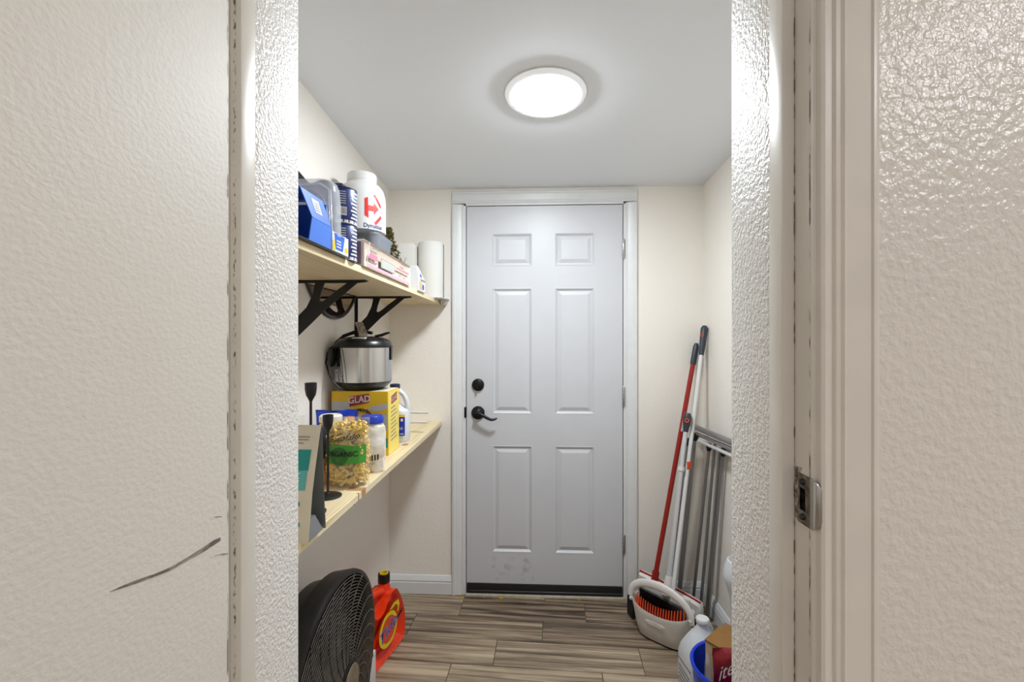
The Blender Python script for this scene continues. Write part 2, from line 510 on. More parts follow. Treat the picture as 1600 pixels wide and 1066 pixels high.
# sloping ceiling
def ceil_z(y): return CZ0 + CSL*(D - y)
y0c, y1c = 0.60, D + 0.1
cv = [(x, y, z) for x in (XL-0.1, XR+0.1) for y in (y0c, y1c) for z in (ceil_z(y), ceil_z(y)+0.08)]
ce = link('ceiling', fixn(mesh('ceiling', cv, [(0,1,3,2),(4,6,7,5),(0,2,6,4),(1,5,7,3),(0,4,5,1),(2,3,7,6)])), 'ceiling')
struct(ce, 'plain pale grey sloping pantry ceiling', 'ceiling')
HZ = 2.26
# left, right and back walls
struct(box('wall_left', XL-0.1, XL, YN, D+0.1, -0.05, HZ+0.06, 'wall'), 'cream textured pantry wall behind the shelves', 'wall')
struct(box('wall_right', XR, XR+0.1, YN, D+0.1, -0.05, HZ+0.06, 'wall'), 'cream textured pantry wall behind the brooms', 'wall')
DX0, DX1, DZ0, DZ1 = -0.3516, 0.4585, 0.012, 2.035      # door slab
wb = thing('wall_back', 'cream textured end wall around the white door', 'wall', kind='structure')
box('wall_panel', XL, DX0-0.025, D, D+0.1, -0.05, 2.2, 'wall', wb)
box('wall_panel', DX1+0.025, XR, D, D+0.1, -0.05, 2.2, 'wall', wb)
box('wall_panel', DX0-0.025, DX1+0.025, D, D+0.1, DZ1+0.025, 2.2, 'wall', wb)
# near wall with the doorway
XSL, XSR = -0.3573, 0.2865      # stop faces
XJL, XJR = -0.3722, 0.3010      # jamb faces
YS0, YS1 = 0.540, 0.5695        # door stop
wf = thing('wall_front', 'beige textured wall with the doorway the view looks through', 'wall', kind='structure')
box('wall_panel', -1.6, XJL-0.02, YH, YN, 0, 2.6, 'hall_wall', wf)
box('wall_panel', XJR+0.02, 2.7, YH, YN, 0, 2.6, 'hall_wall', wf)
box('wall_panel', XJL-0.02, XJR+0.02, YH, YN, 2.25, 2.6, 'hall_wall', wf)
box('textured_return', XJL-0.02, XSL-0.001, YS1, YN, 0, 2.25, 'peel', wf, bev=0.003)
box('textured_return', XSR+0.001, XJR+0.02, YS1, YN, 0, 2.25, 'peel', wf, bev=0.003)
# door jambs and stops
jr = thing('trim_1', 'glossy beige door jamb with stop and metal strike plate', 'door jamb', kind='structure')
box('jamb', XJR, XJR+0.02, YH, YS1, 0, 2.25, 'gloss_trim', jr, bev=0.0015)
box('door_stop', XSR, XJR, YS0, YS1, 0, 2.25, 'gloss_trim', jr, bev=0.002)
o = patch('dirty_seam', rect(0, 0.0011, 0.75, 1.95), lambda u, v: (XJR - 0.0013 + u, YS0 - 0.0004, v), 'crack', jr)
o = patch('dirty_edge', rect(0, 0.0016, 0.75, 1.95), lambda u, v: (XJR - 0.0004, YH + 0.0035 + u, v), 'crack', jr)
jl = thing('trim_2', 'glossy beige door jamb with dark flecked stop beside the open door', 'door jamb', kind='structure')
box('jamb', XJL-0.02, XJL, YH, YS1, 0, 2.25, 'gloss_trim', jl, bev=0.0015)
box('door_stop', XJL, XSL, YS0, YS1, 0, 2.25, 'gloss_trim', jl, bev=0.002)
patch('paint_flecks', rect(0, 0.0032, 0.78, 1.9), lambda u, v: (XJL + 0.0052 + u, YS0 - 0.0004, v), 'dots', jl)
# strike plate on the right jamb (child of the jamb: strike_plate > hole, screws, lip)
SZ = 1.1535
sp = bpy.data.objects.new('strike_plate', None); COL.objects.link(sp); sp.parent = jr
sp.location = (XJR, 0.520, SZ)
def sp_poly(): return [(-0.0125, -0.0275), (0.0110, -0.0275), (0.0110, 0.0275), (-0.0125, 0.0275)]
prism_holes('plate', sp_poly(), [rect(-0.003, 0.0075, -0.0125, 0.0125)], -0.0018, 0.0, 'x', 'dark_steel', sp)
lip = []
for i in range(7):
    a = i/6
    yy = -0.0125 - 0.0095*math.sin(a*PI/2); xx = -0.0012 + 0.006*(1-math.cos(a*PI/2))
    hh = 0.0275*(1 - 0.42*a*a)
    lip.append([(xx - 0.001, yy, -hh), (xx - 0.001, yy, hh), (xx + 0.0006, yy, hh), (xx + 0.0006, yy, -hh)])
loft('lip', lip, 'steel', sp, smooth=60)
for s in (-1, 1):
    lathe('screw', [(0.0001, 0.0026), (0.0030, 0.0024), (0.0040, 0.0)], 'black_metal', sp, seg=14, loc=(-0.0017, 0.002, s*0.0195), rot=(0, -PI/2, 0))
box('latch_hole', 0.0, 0.012, -0.003, 0.0075, -0.0125, 0.0125, 'chip', sp)
patch('chipped_edge', [(0.0112, -0.029), (0.0195, -0.025), (0.0195, 0.033), (0.006, 0.034), (0.0112, 0.028)], lambda u, v: (-0.0006, u, v), 'chip', sp)
# casing on the hall side, right: a moulded profile
prof = [(0.305, YH), (0.305, 0.4985), (0.308, 0.4965), (0.311, 0.4965), (0.3125, 0.4985), (0.3165, 0.4985), (0.3185, 0.4955), (0.322, 0.4945), (0.3235, 0.4962), (0.3262, 0.4935), (0.3285, 0.4945),
        (0.3520, 0.4925), (0.3535, 0.4905), (0.3562, 0.4905), (0.358, 0.493), (0.3612, 0.4938), (0.3625, YH)]
struct(prism('trim_3', prof, 0.2, 2.3, 'z', 'gloss_trim', smooth=28), 'moulded beige door casing on the wall beside the strike plate', 'door casing')
prof2 = [(-2*0.0356 - a, b) for a, b in reversed(prof)]
struct(prism('trim_4', prof2, 0.2, 2.3, 'z', 'gloss_trim', smooth=28), 'moulded beige door casing behind the open door', 'door casing')
# the open hall door on the left
d2 = thing('door_2', 'open beige painted flush door with a dark curved scuff', 'door', kind='structure')
DXF = -0.3382
box('door_slab', DXF-0.035, DXF, -0.17, 0.490, 0.215, 2.235, 'door_roller', d2, bev=0.0015)
def dface(px, py):
    """pixel of the photograph -> point on the open door's face"""
    u = (px - 800)/FPX; v = (533.5 - py)/FPX
    ca, sa = math.cos(YAW), math.sin(YAW)
    t = DXF/(ca*u - sa)
    return ((sa*u + ca)*t, CAMZ + v*t)
def stroke(pts, wd, m):
    P_ = [dface(*p) for p in pts]; L_, R_ = [], []
    for i, p in enumerate(P_):
        a = P_[max(0, i-1)]; b = P_[min(len(P_)-1, i+1)]
        t = Vector((b[0]-a[0], b[1]-a[1])).normalized()
        w = wd[i]
        L_.append((DXF + 0.0004, p[0]-t.y*w, p[1]+t.x*w)); R_.append((DXF + 0.0004, p[0]+t.y*w, p[1]-t.x*w))
    n = len(P_)
    link('scuff_mark', mesh('scuff_mark', L_ + R_, [(i, i+1, n+i+1, n+i) for i in range(n-1)]), m, d2)
stroke([(170, 926), (190, 918), (212, 910), (240, 900), (265, 890), (290, 876), (315, 861), (333, 849), (344, 843)], [.0002, .0010, .0015, .0012, .0016, .0019, .0025, .0028, .0018], 'scuff')
stroke([(327, 873), (340, 868), (356, 866)], [.0003, .0009, .001], 'faint')
stroke([(328, 820), (326, 814), (332, 809), (346, 808)], [.0006, .0009, .0009, .0005], 'faint')
patch('dirty_edge', rect(0, 0.0012, 0.7, 2.0), lambda u, v: (DXF + 0.0003, 0.4872 + u, v), 'crack', d2)

# back door casing, jamb and threshold
def cas(x0, x1): # flat profile with a bead at each side
    s = 1 if x1 > x0 else -1; w = abs(x1-x0)
    return [(x0, D), (x0, D-0.009), (x0+s*.004, D-0.012), (x0+s*.012, D-0.010), (x0+s*.016, D-0.0125), (x0+s*(w-.018), D-0.016), (x0+s*(w-.014), D-0.019), (x0+s*.96*w, D-0.019), (x1, D-0.016), (x1, D)]
t5 = thing('trim_5', 'white moulded casing and jamb around the back door', 'door casing', kind='structure')
prism('casing_side', cas(DX0-0.014, -0.4275), 0, 2.045, 'z', 'white_trim', t5, smooth=25)
prism('casing_side', cas(DX1+0.014, 0.5310), 0, 2.045, 'z', 'white_trim', t5, smooth=25)
hp = [(D, 2.050), (D-0.009, 2.050), (D-0.012, 2.054), (D-0.010, 2.062), (D-0.0125, 2.066), (D-0.016, 2.096), (D-0.019, 2.100), (D-0.019, 2.108), (D-0.016, 2.112), (D, 2.112)]
prism('casing_head', hp, -0.4275, 0.5310, 'x', 'white_trim', t5, smooth=25)
box('jamb', DX0-0.024, DX0-0.004, D-0.008, D+0.1, 0, 2.05, 'white_trim', t5)
box('jamb', DX1+0.004, DX1+0.024, D-0.008, D+0.1, 0, 2.05, 'white_trim', t5)
box('jamb', DX0-0.024, DX1+0.024, D-0.008, D+0.1, DZ1+0.004, 2.055, 'white_trim', t5)
struct(box('trim_6', DX0-0.004, DX1+0.004, D-0.022, D+0.1, -0.004, 0.009, 'threshold', bev=0.003), 'pale worn threshold strip under the back door', 'threshold')

# back door with six moulded panels
d1 = thing('door_1', 'closed white six panel door with black lever and deadbolt', 'door', kind='structure')
YD = D - 0.004
RCA, RSA = math.cos(YAW), math.sin(YAW)
def on_y(px, py, Y):
    u = (px-800)/FPX; v = (533.5-py)/FPX
    t = Y/(RSA*u + RCA)
    return ((RCA*u - RSA)*t, CAMZ + v*t)
pan = []
for (x0, y0, x1, y1) in ((769,365,831,417),(867,364,929,416),(769,451,831,647),(867,450,929,648),(769,698,832,863),(867,698,929,866)):
    a = on_y(x0, y1, YD); b = on_y(x1, y0, YD)
    pan.append((a[0], b[0], a[1], b[1]))
for i in (0, 2, 4):   # align the columns and the rows
    z0 = (pan[i][2]+pan[i+1][2])/2; z1 = (pan[i][3]+pan[i+1][3])/2
    for j in (0, 1):
        xs = [pan[k+j] for k in (0, 2, 4)]
        pan[i+j] = (sum(q[0] for q in xs)/3, sum(q[1] for q in xs)/3, z0, z1)
prism_holes('door_slab', rect(DX0, DX1, DZ0, DZ1), [rect(*p) for p in pan], YD, YD+0.043, 'y', 'door_white', d1)
for (x0, x1, z0, z1) in pan:
    steps = [(0, 0), (0.003, -0.0012), (0.006, 0.001), (0.013, 0.0075), (0.017, 0.0085), (0.0185, 0.0075), (0.034, 0.0015), (0.037, 0.001)]
    rings = [[(x0+d, YD+y, z0+d), (x1-d, YD+y, z0+d), (x1-d, YD+y, z1-d), (x0+d, YD+y, z1-d)] for d, y in steps]
    loft('panel', rings, 'door_white', d1, caps=(False, True), smooth=None)
box('door_sweep', DX0+0.002, DX1-0.002, YD-0.008, YD+0.002, 0.012, 0.062, 'rubber', d1, bev=0.002)
prism('sweep_rib', [(YD-0.011, 0.024), (YD-0.007, 0.020), (YD-0.007, 0.030)], DX0+0.002, DX1-0.002, 'x', 'black_plastic', d1)
for zc in (on_y(973, 390, YD)[1], on_y(973, 621, YD)[1], on_y(974, 851, YD)[1]):
    hg = lathe('hinge', [(0.003, -0.054), (0.0055, -0.051), (0.0055, 0.051), (0.003, 0.055)], 'steel', d1, seg=12, loc=(DX1+0.003, YD-0.006, zc))
    for q in range(1, 5): lathe('knuckle', [(0.0060, -0.0006), (0.0060, 0.0006)], 'dark_steel', hg, seg=12, loc=(0, 0, -0.051+q*0.0204))
    box('hinge_leaf', 0.003, 0.0115, 0.0, 0.004, -0.048, 0.048, 'steel', hg)
db = on_y(747, 602, YD); lv = on_y(747, 645.5, YD)
o = lathe('deadbolt', [(0.0325, 0), (0.0325, 0.006), (0.030, 0.012), (0.024, 0.0155), (0.0001, 0.0165)], 'oil_bronze', d1, seg=32, loc=(db[0], YD, db[1]), rot=(PI/2, 0, 0))
prism('thumb_turn', chaikin([(-0.0045, -0.018), (0.0045, -0.018), (0.0065, 0), (0.0045, 0.018), (-0.0045, 0.018), (-0.0065, 0)], 1), 0.014, 0.034, 'z', 'oil_bronze', o)
o = lathe('lever_handle', [(0.0350, 0), (0.0350, 0.006), (0.032, 0.011), (0.020, 0.0145), (0.0135, 0.019), (0.0125, 0.05), (0.0001, 0.051)], 'oil_bronze', d1, seg=32, loc=(lv[0], YD, lv[1]), rot=(PI/2, 0, 0))
tube('lever', [(-0.006, 0.003, 0.045), (0.012, 0.002, 0.049), (0.034, -0.008, 0.052), (0.056, -0.021, 0.053), (0.075, -0.028, 0.052), (0.092, -0.026, 0.05), (0.104, -0.020, 0.048)], [0.010, 0.0095, 0.0085, 0.008, 0.0075, 0.006, 0.003], 'oil_bronze', o, seg=10)
box('latch_plate', DX0-0.012, DX0-0.001, YD-0.008, YD-0.001, lv[1]-0.026, lv[1]+0.030, 'oil_bronze', d1, bev=0.002)
patch('smudge', rect(-0.22, 0.0, 0.08, 0.20), lambda u, v: (u, YD-0.0004, v), 'smudge', d1)

# baseboards
def bbprof(face, dirn):  # (normal coordinate, z)
    return [(face, 0), (face+dirn*0.014, 0), (face+dirn*0.014, 0.058), (face+dirn*0.012, 0.062), (face+dirn*0.012, 0.066), (face+dirn*0.0135, 0.070), (face+dirn*0.009, 0.084), (face+dirn*0.004, 0.094), (face, 0.096)]
struct(prism('baseboard_back', bbprof(D, -1), XL, -0.428, 'x', 'white_trim', smooth=25), 'short white moulded baseboard between the corner and the door casing', 'baseboard')
struct(prism('baseboard_back_right', bbprof(D, -1), 0.532, XR, 'x', 'white_trim', smooth=25), 'white moulded baseboard behind the brooms', 'baseboard')
struct(prism('baseboard_right', [(a, b) for a, b in bbprof(XR, -1)], YN, D, 'y', 'white_trim', smooth=25), 'white moulded baseboard along the wall behind the drying rack', 'baseboard')
struct(prism('baseboard_left', [(a, b) for a, b in bbprof(XL, 1)], YN, D, 'y', 'white_trim', smooth=25), 'white moulded baseboard along the wall behind the fan', 'baseboard')
for px, py, r, cl_ in ((721, 927, 0.012, 'yellow debris crumb at the foot of the casing on the latch side'), (783, 931, 0.016, 'largest yellow debris crumb on the floor under the black door sweep'), (812, 934, 0.006, 'tiny yellow debris crumb just right of the largest crumb'), (905, 936, 0.007, 'yellow debris crumb nearest the dustpan, under the door'), (756, 929, 0.006, 'tiny yellow debris crumb between casing foot and largest crumb')):
    y = FPX*CAMZ/(py-533.5); x = on_y(px, py, min(y, 2.345))[0]
    n = 9; pr = [(r*random.uniform(.5, 1.1)*math.cos(2*PI*i/n), r*0.6*random.uniform(.5, 1.1)*math.sin(2*PI*i/n)) for i in range(n)]
    c = prism('debris_crumb', pr, 0.0, 0.004, 'z', 'debris'); c.location = (x, min(y, 2.345), 0.0005)
    tag(c, cl_, 'debris', 'yellow crumbs at the threshold')

# ------------------------------------------------------------------ hall on the camera's side
HFZ, HCZ = 0.2, 2.5
struct(box('floor_hall', -1.6, 2.7, -2.3, YH+0.01, HFZ-0.1, HFZ, 'hall_floor'), 'brown floor of the hall in front of the doorway', 'floor')
struct(box('ceiling_hall', -1.6, 2.7, -2.3, YH, HCZ, HCZ+0.1, 'ceiling'), 'plain white hall ceiling', 'ceiling')
struct(box('wall_hall_rear', -1.6, 2.7, -2.4, -2.3, HFZ, HCZ, 'hall_wall'), 'beige hall wall behind the viewpoint', 'wall')
struct(box('wall_hall_left', -1.7, -1.6, -2.3, YH, HFZ, HCZ, 'hall_wall'), 'beige hall wall beyond the open door', 'wall')
struct(box('wall_hall_right', 2.7, 2.8, -2.3, YH, HFZ, HCZ, 'hall_wall'), 'beige hall wall far to the right', 'wall')
for hx_, hy_, hlab in ((1.62, -0.85, 'round hall ceiling light to the right behind the viewpoint'), (0.10, -1.35, 'round unseen fill light added straight behind the viewpoint')):  # the second lamp is made up, added as frontal fill
    hl = thing('ceiling_light', hlab, 'light', (hx_, hy_, HCZ), group='hall ceiling lights')
    lathe('rim', [(0.19, 0), (0.19, -0.03), (0.17, -0.036)], 'white_plastic', hl)
    lathe('diffuser', [(0.17, -0.036), (0.15, -0.05), (0.09, -0.06), (0.0001, -0.063)], 'hall_lens' if hx_ > 1 else 'fill_lens', hl)

# pantry ceiling light
LY, LX = 1.56, 0.040
cl = thing('ceiling_light', 'round white flush ceiling light glowing on the pantry ceiling', 'light', (LX, LY, ceil_z(LY)))
cl.rotation_euler = (-math.atan(CSL), 0, 0)
lathe('base_plate', [(0.143, 0.004), (0.143, -0.002), (0.140, -0.004)], 'white_plastic', cl, seg=48)
lathe('rim', [(0.139, -0.004), (0.137, -0.009), (0.131, -0.013), (0.116, -0.0145)], 'lamp_rim', cl, seg=48)
lathe('diffuser', [(0.1175, -0.0140), (0.108, -0.019), (0.080, -0.025), (0.04, -0.029), (0.0001, -0.030)], 'lens', cl, seg=48)

# ================================================================== SHELVES
def shelf(name, z1, label):
    s = thing(name, label, 'shelf', (0, 0, z1))
    box('board', XL+0.016, XF, 0.70, D-0.001, -0.02, 0, 'pine', s, bev=0.0012, seg=1)
    return s
us = shelf('wall_shelf', UZ, 'pine board shelf on black brackets, the upper one')
ls = shelf('wall_shelf', LZ, 'pine board shelf carrying the rice cooker and pasta, the lower one')
prism('wood_knot', ell(-0.5245, 1.835, 0.013, 0.020, 18), 0.0, 0.0004, 'z', 'knot', ls)
box('reddish_grain', -0.53, XF+0.0004, 1.262, 1.292, -0.0195, 0.0004, 'knot', ls)
box('dark_split', -0.4905, XF+0.0006, 1.238, 1.241, -0.0195, 0.0005, 'stemdark', ls)
def bracket(y, ztop, label, group):
    b = thing('shelf_bracket', label, 'bracket', (XL, y, ztop), group=group)
    L, V = 0.243, 0.185
    t = 0.004
    outer = [(0.0, 0.0), (L, 0.0), (L, -0.006), (L-0.03, -0.009), (0.165, -0.048), (0.110, -0.092), (0.060, -0.140), (0.012, -V), (0.0, -V)]
    hole1 = [(0.108, -0.0085), (0.180, -0.0085), (0.150, -0.030), (0.112, -0.060), (0.098, -0.068), (0.092, -0.062), (0.097, -0.040)]
    hole2 = [(0.010, -0.0085), (0.078, -0.0085), (0.070, -0.045), (0.050, -0.085), (0.010, -0.125)]
    prism_holes('bracket_plate', outer, [hole1, hole2], -t/2, t/2, 'y', 'black_metal', b)
    box('arm_flange', 0.0, L, -0.012, 0.012, -0.003, 0.0, 'black_metal', b)
    box('wall_flange', 0.0, 0.003, -0.012, 0.012, -V, 0.0, 'black_metal', b)
    return b
bracket(1.405, UZ-0.02, 'black forked metal bracket under the upper shelf, nearest the doorway', 'black shelf brackets')
bracket(1.925, UZ-0.02, 'black forked metal bracket under the upper shelf above the rice cooker', 'black shelf brackets')
lb = bracket(1.222, LZ-0.02, 'black metal bracket whose tip shows under the lower shelf edge', 'black shelf brackets')
lb.scale = (1.14, 1, 0.9)

# round mirror on the wall, partly behind the upper shelf
mr = thing('round_mirror', 'round dark rimmed wall mirror cut off by the upper shelf', 'mirror', (XL+0.0005, 1.70, 1.671))
R_ = 0.252
lathe('mirror_glass', [(R_-0.008, 0), (R_-0.008, 0.007)], 'mirror', mr, seg=64, rot=(0, PI/2, 0))
rr = [[((R_ + 0.007*math.cos(a))*math.cos(t), (R_ + 0.007*math.cos(a))*math.sin(t), 0.007 + 0.006*math.sin(a)) for a in [2*PI*k/8 for k in range(8)]] for t in [2*PI*i/64 for i in range(65)]]
loft('rim', rr, 'black_plastic', mr, caps=(False, False), rot=(0, PI/2, 0))

# ================================================================== ON THE UPPER SHELF
# blue carton, open at the near end
bc = thing('blue_carton', 'open blue cardboard carton with white sticker at the upper shelf edge', 'box', (0, 0, UZ))
FX = -0.4765
sec = [(-0.60, 0.0), (FX, 0.0), (FX+0.001, 0.052), (-0.492, 0.112), (-0.590, 0.116)]
def carton_side(nm, a, b, y0, y1, m, cut=0.0):
    n = Vector((b[1]-a[1], -(b[0]-a[0]))).normalized()*0.0018
    pts = [(a[0], a[1]), (b[0], b[1]), (b[0]-n.x, b[1]-n.y), (a[0]-n.x, a[1]-n.y)]
    ya = y0 + cut
    r0 = [(pts[0][0], y0, pts[0][1]), (pts[1][0], ya, pts[1][1]), (pts[2][0], ya, pts[2][1]), (pts[3][0], y0, pts[3][1])]
    r1 = [(p[0], y1, p[1]) for p in pts]
    return loft(nm, [r0, r1], m, bc, smooth=None)
carton_side('bottom_panel', sec[0], sec[1], 0.935, 1.047, 'blue')
carton_side('side_panel', sec[1], sec[2], 0.945, 1.047, 'blue2', 0.012)
carton_side('side_panel', (sec[2][0], sec[2][1]+0.001), sec[3], 0.957, 1.047, 'blue', -0.020)
carton_side('top_panel', sec[3], sec[4], 0.937, 1.047, 'blue')
carton_side('side_panel', sec[4], sec[0], 0.937, 1.047, 'blue')
box('back_panel', -0.595, -0.486, 1.044, 1.046, 0.002, 0.105, 'blue', bc)
box('inner_flap', -0.585, -0.520, 0.962, 0.964, 0.003, 0.092, 'bluecap', bc)
def up_pan(u, v):   # on the slanted upper side panel: u along y, v up the slope
    a = Vector((sec[2][0], sec[2][1])); b = Vector((sec[3][0], sec[3][1])); t = (b-a).normalized(); n = Vector((t.y, -t.x))*0.0008
    p = a + t*v + n
    return (p.x, u, p.y)
patch('sticker', [(0.982, 0.018), (1.012, 0.018), (1.010, 0.050), (0.976, 0.050)], up_pan, 'white_print', bc)
for k in range(4): patch('sticker_print', rect(0.984, 1.006, 0.022+k*0.006, 0.0245+k*0.006), lambda u, v: Vector(up_pan(u, v))+Vector((0.0006, 0, 0.0003)), 'grey_text', bc)
tr = tag(box('flat_tray', -0.61, FX+0.003, 0.90, 1.155, UZ+0.0, UZ+0.0035, 'black_plastic', bev=0.001), 'thin black tray lying under the blue carton', 'tray')
bc.location.z = UZ + 0.0036
# clear clamshell
cs = thing('clear_clamshell', 'clear plastic clamshell container standing behind the blue carton', 'container', (-0.59, 1.088, UZ+0.0036))
rg = []
for t, k in ((0, 0.90), (0.01, 0.97), (0.04, 1.0), (0.12, 0.99), (0.155, 0.965), (0.168, 0.93), (0.174, 0.85)):
    rg.append(ring3(rrect(0.232*k, 0.062*(k if t < 0.16 else k*0.9), 0.022), t))
loft('shell', rg, 'clamshell', cs)
soft_prism('dome', chaikin([(0.03, 0.02), (0.10, 0.02), (0.105, 0.10), (0.08, 0.145), (0.02, 0.14), (-0.02, 0.08)], 1), -0.036, -0.030, 0.003, 'y', 'clamshell', cs)
tube('rim', [(-0.112, -0.033, 0.150), (0.085, -0.033, 0.158), (0.108, -0.033, 0.143), (0.113, -0.033, 0.02)], 0.0035, 'clamshell', cs)
soft_prism('white_insert', [(-0.02, 0.003), (0.085, 0.003), (0.09, 0.075), (0.05, 0.10), (-0.01, 0.09)], -0.02, 0.015, 0.01, 'y', 'white_plastic', cs)
# dark grey board behind it
tag(prism('dark_board', [(-0.745, UZ), (-0.60, UZ), (-0.598, 1.742), (-0.632, 1.782), (-0.70, 1.862), (-0.745, 1.862)], 1.215, 1.223, 'y', 'slate'), 'dark grey board corner sticking up behind the clear clamshell', 'board')
# small printed carton in front of the cans
sc = thing('small_carton', 'small white and blue carton with yellow print beside the blue carton', 'box', (0, 0, UZ+0.0036))
box('carton_body', -0.492, -0.4745, 1.052, 1.145, 0, 0.046, 'white_print', sc, bev=0.0008, seg=1)
fn = lambda u, v: (-0.4741, u, v)
patch('blue_print', [(1.070, 0.006), (1.110, 0.006), (1.122, 0.044), (1.062, 0.044)], fn, 'blue', sc)
patch('yellow_print', ell(1.062, 0.014, 0.009, 0.012), fn, 'yellow', sc)
patch('yellow_print', ell(1.132, 0.014, 0.010, 0.007), fn, 'yellow', sc)
for k in range(3): patch('text_line', rect(1.074, 1.100, 0.012+k*0.007, 0.015+k*0.007), lambda u, v: (-0.4737, u, v), 'white_print', sc)
# two stacked cans
def can(z, label):
    c = thing('printed_can', label, 'can', (-0.513, 1.190, z), group='navy cans stacked on the upper shelf')
    r, h = 0.0395, 0.0945
    lathe('can_body', [(r-0.002, 0), (r, 0.0025), (r, h-0.0025), (r-0.002, h)], 'navy', c, seg=36)
    lathe('can_rim', [(r-0.001, h-0.003), (r+0.001, h-0.002), (r+0.001, h), (r-0.003, h)], 'deepnavy', c, seg=36, caps=(False, False))
    def cyl(u, v): a = u/r; return ((r+0.0005)*math.cos(a), (r+0.0005)*math.sin(a), v)
    patch('white_band', rect(-0.06, 0.04, 0.001, 0.009), cyl, 'white_print', c, n=6)
    for k, (u0, u1) in enumerate(((-0.020, 0.012),)):
        for q in range(8):
            patch('text_line', rect(u0 + 0.004*(q % 2), u1 - 0.006*((q*7) % 3)/2, 0.014+q*0.0095, 0.0185+q*0.0095), cyl, 'white_print', c, n=3)
    patch('barcode', rect(-0.058, -0.032, 0.020, 0.042), cyl, 'white_print', c, n=3)
    for q in range(6): patch('barcode_bar', rect(-0.056+q*0.004, -0.0545+q*0.004, 0.023, 0.040), lambda u, v: Vector(cyl(u, v))*1.0 + Vector((0.0004, -0.0004, 0)), 'black_print', c)
    for q in range(6): patch('small_print', rect(-0.056, -0.034, 0.050+q*0.006, 0.0525+q*0.006), cyl, 'greyprint', c, n=2)
    return c
can(UZ+0.0005, 'navy and white printed can, bottom one of the stack of two')
can(UZ+0.0955, 'navy and white printed can, top one of the stack of two')
# navy box behind
tag(box('navy_box', -0.745, -0.630, 1.47, 1.53, UZ, 1.852, 'deepnavy', bev=0.004), 'tall navy box half hidden between the cans and the white tub', 'box')
# grey bin
gb = thing('grey_bin', 'grey plastic bin holding the big white tub', 'bin', (-0.664, 1.735, UZ))
rg = []
for z, w in ((0, 0.150), (0.010, 0.158), (0.172, 0.176), (0.182, 0.188), (0.188, 0.188), (0.186, 0.178), (0.172, 0.168), (0.012, 0.148)):
    rg.append(ring3(rrect(w, w*1.12, 0.03), z))
loft('bin_body', rg, 'grey_plastic', gb)
# white protein tub
jt = thing('white_tub', 'big white screw top tub with red arrow logo in a grey bin', 'tub', (-0.6625, 1.728, UZ+0.138))
JR = 0.089
prof_t = [(0.055, 0), (0.066, 0.004), (0.068, 0.05), (0.080, 0.060), (JR, 0.066), (JR, 0.185), (0.0865, 0.208), (0.080, 0.230), (0.068, 0.246), (0.055, 0.254), (0.053, 0.266)]
lathe('tub_body', prof_t, 'white_plastic', jt, seg=48)
lathe('tub_lid', [(0.052, 0.260), (0.055, 0.261), (0.055, 0.288), (0.052, 0.292), (0.0001, 0.293)], 'white_plastic', jt, seg=48)
JA = math.atan2(-1.728, 0.656) + math.radians(28)       # label direction, towards the room
def jar(u, v):
    a = JA + u/JR
    return ((JR+0.0007)*math.cos(a), (JR+0.0007)*math.sin(a), 0.139 + v*1.08)
patch('logo_bar', [(-0.034, 0.036), (-0.022, 0.042), (-0.020, -0.030), (-0.034, -0.022)], jar, 'redlogo', jt, n=2)
patch('logo_arrow', [(-0.022, 0.014), (0.000, 0.014), (0.000, 0.026), (0.022, 0.006), (0.000, -0.018), (0.000, -0.006), (-0.022, -0.006)], jar, 'redlogo', jt)
patch('logo_stroke', [(-0.004, 0.050), (0.006, 0.054), (0.034, 0.020), (0.031, 0.010)], jar, 'redlogo', jt, n=2)
patch('logo_stroke', [(0.000, -0.044), (0.009, -0.052), (0.036, -0.022), (0.033, -0.012)], jar, 'redlogo', jt, n=2)
text('brand_print', 'Dymatize', 0.020, 'navy', jt, lambda u, v: jar(u, v-0.056), bold=0.0004)
# tissue pack in film
tp = thing('tissue_pack', 'long beige and pink tissue pack wrapped in clear film on the upper shelf', 'pack', (0, 0, UZ))
soft_prism('pack_body', rrect(0.483, 0.077, 0.008, 5, 1.5035, 0.0395), -0.566, -0.478, 0.007, 'x', 'packbeige', tp, it=0)
pf = lambda u, v: (-0.4772, u, v)
patch('pink_band', rect(1.285, 1.735, 0.004, 0.013), pf, 'rose', tp)
patch('pink_print', [(1.295, 0.030), (1.375, 0.030), (1.370, 0.046), (1.310, 0.050)], pf, 'pink', tp)
patch('pink_print', rect(1.565, 1.720, 0.040, 0.047), pf, 'pink', tp)
patch('panel_frame', rect(1.40, 1.545, 0.018, 0.048), pf, 'grey_text', tp)
patch('panel_field', rect(1.405, 1.540, 0.020, 0.046), lambda u, v: (-0.4769, u, v), 'greyprint', tp)
for q in range(9): patch('panel_line', rect(1.413+q*0.0145, 1.4145+q*0.0145, 0.020, 0.046), lambda u, v: (-0.4766, u, v), 'grey_text', tp)
for a, b, z in ((1.30, 1.37, 0.022), (1.30, 1.36, 0.017), (1.33, 1.39, 0.064), (1.61, 1.64, 0.030), (1.66, 1.70, 0.030), (1.62, 1.68, 0.064)):
    patch('text_line', rect(a, b, z, z+0.004), pf, 'grey_text', tp)
box('end_card', -0.560, -0.486, 1.2575, 1.2620, 0.006, 0.070, 'purple', tp, bev=0.002)
pillow('film_wrap', 0.094, 0.080, 0.010, 'film', tp, crumple=0.003, freq=60, cx=-0.523, cy=1.258, nx=12, nz=12)
tube('film_fold', [(-0.4765, 1.300, 0.076), (-0.4755, 1.290, 0.050), (-0.4758, 1.282, 0.020), (-0.4765, 1.278, 0.004)], 0.0012, 'white_print', tp, seg=6)
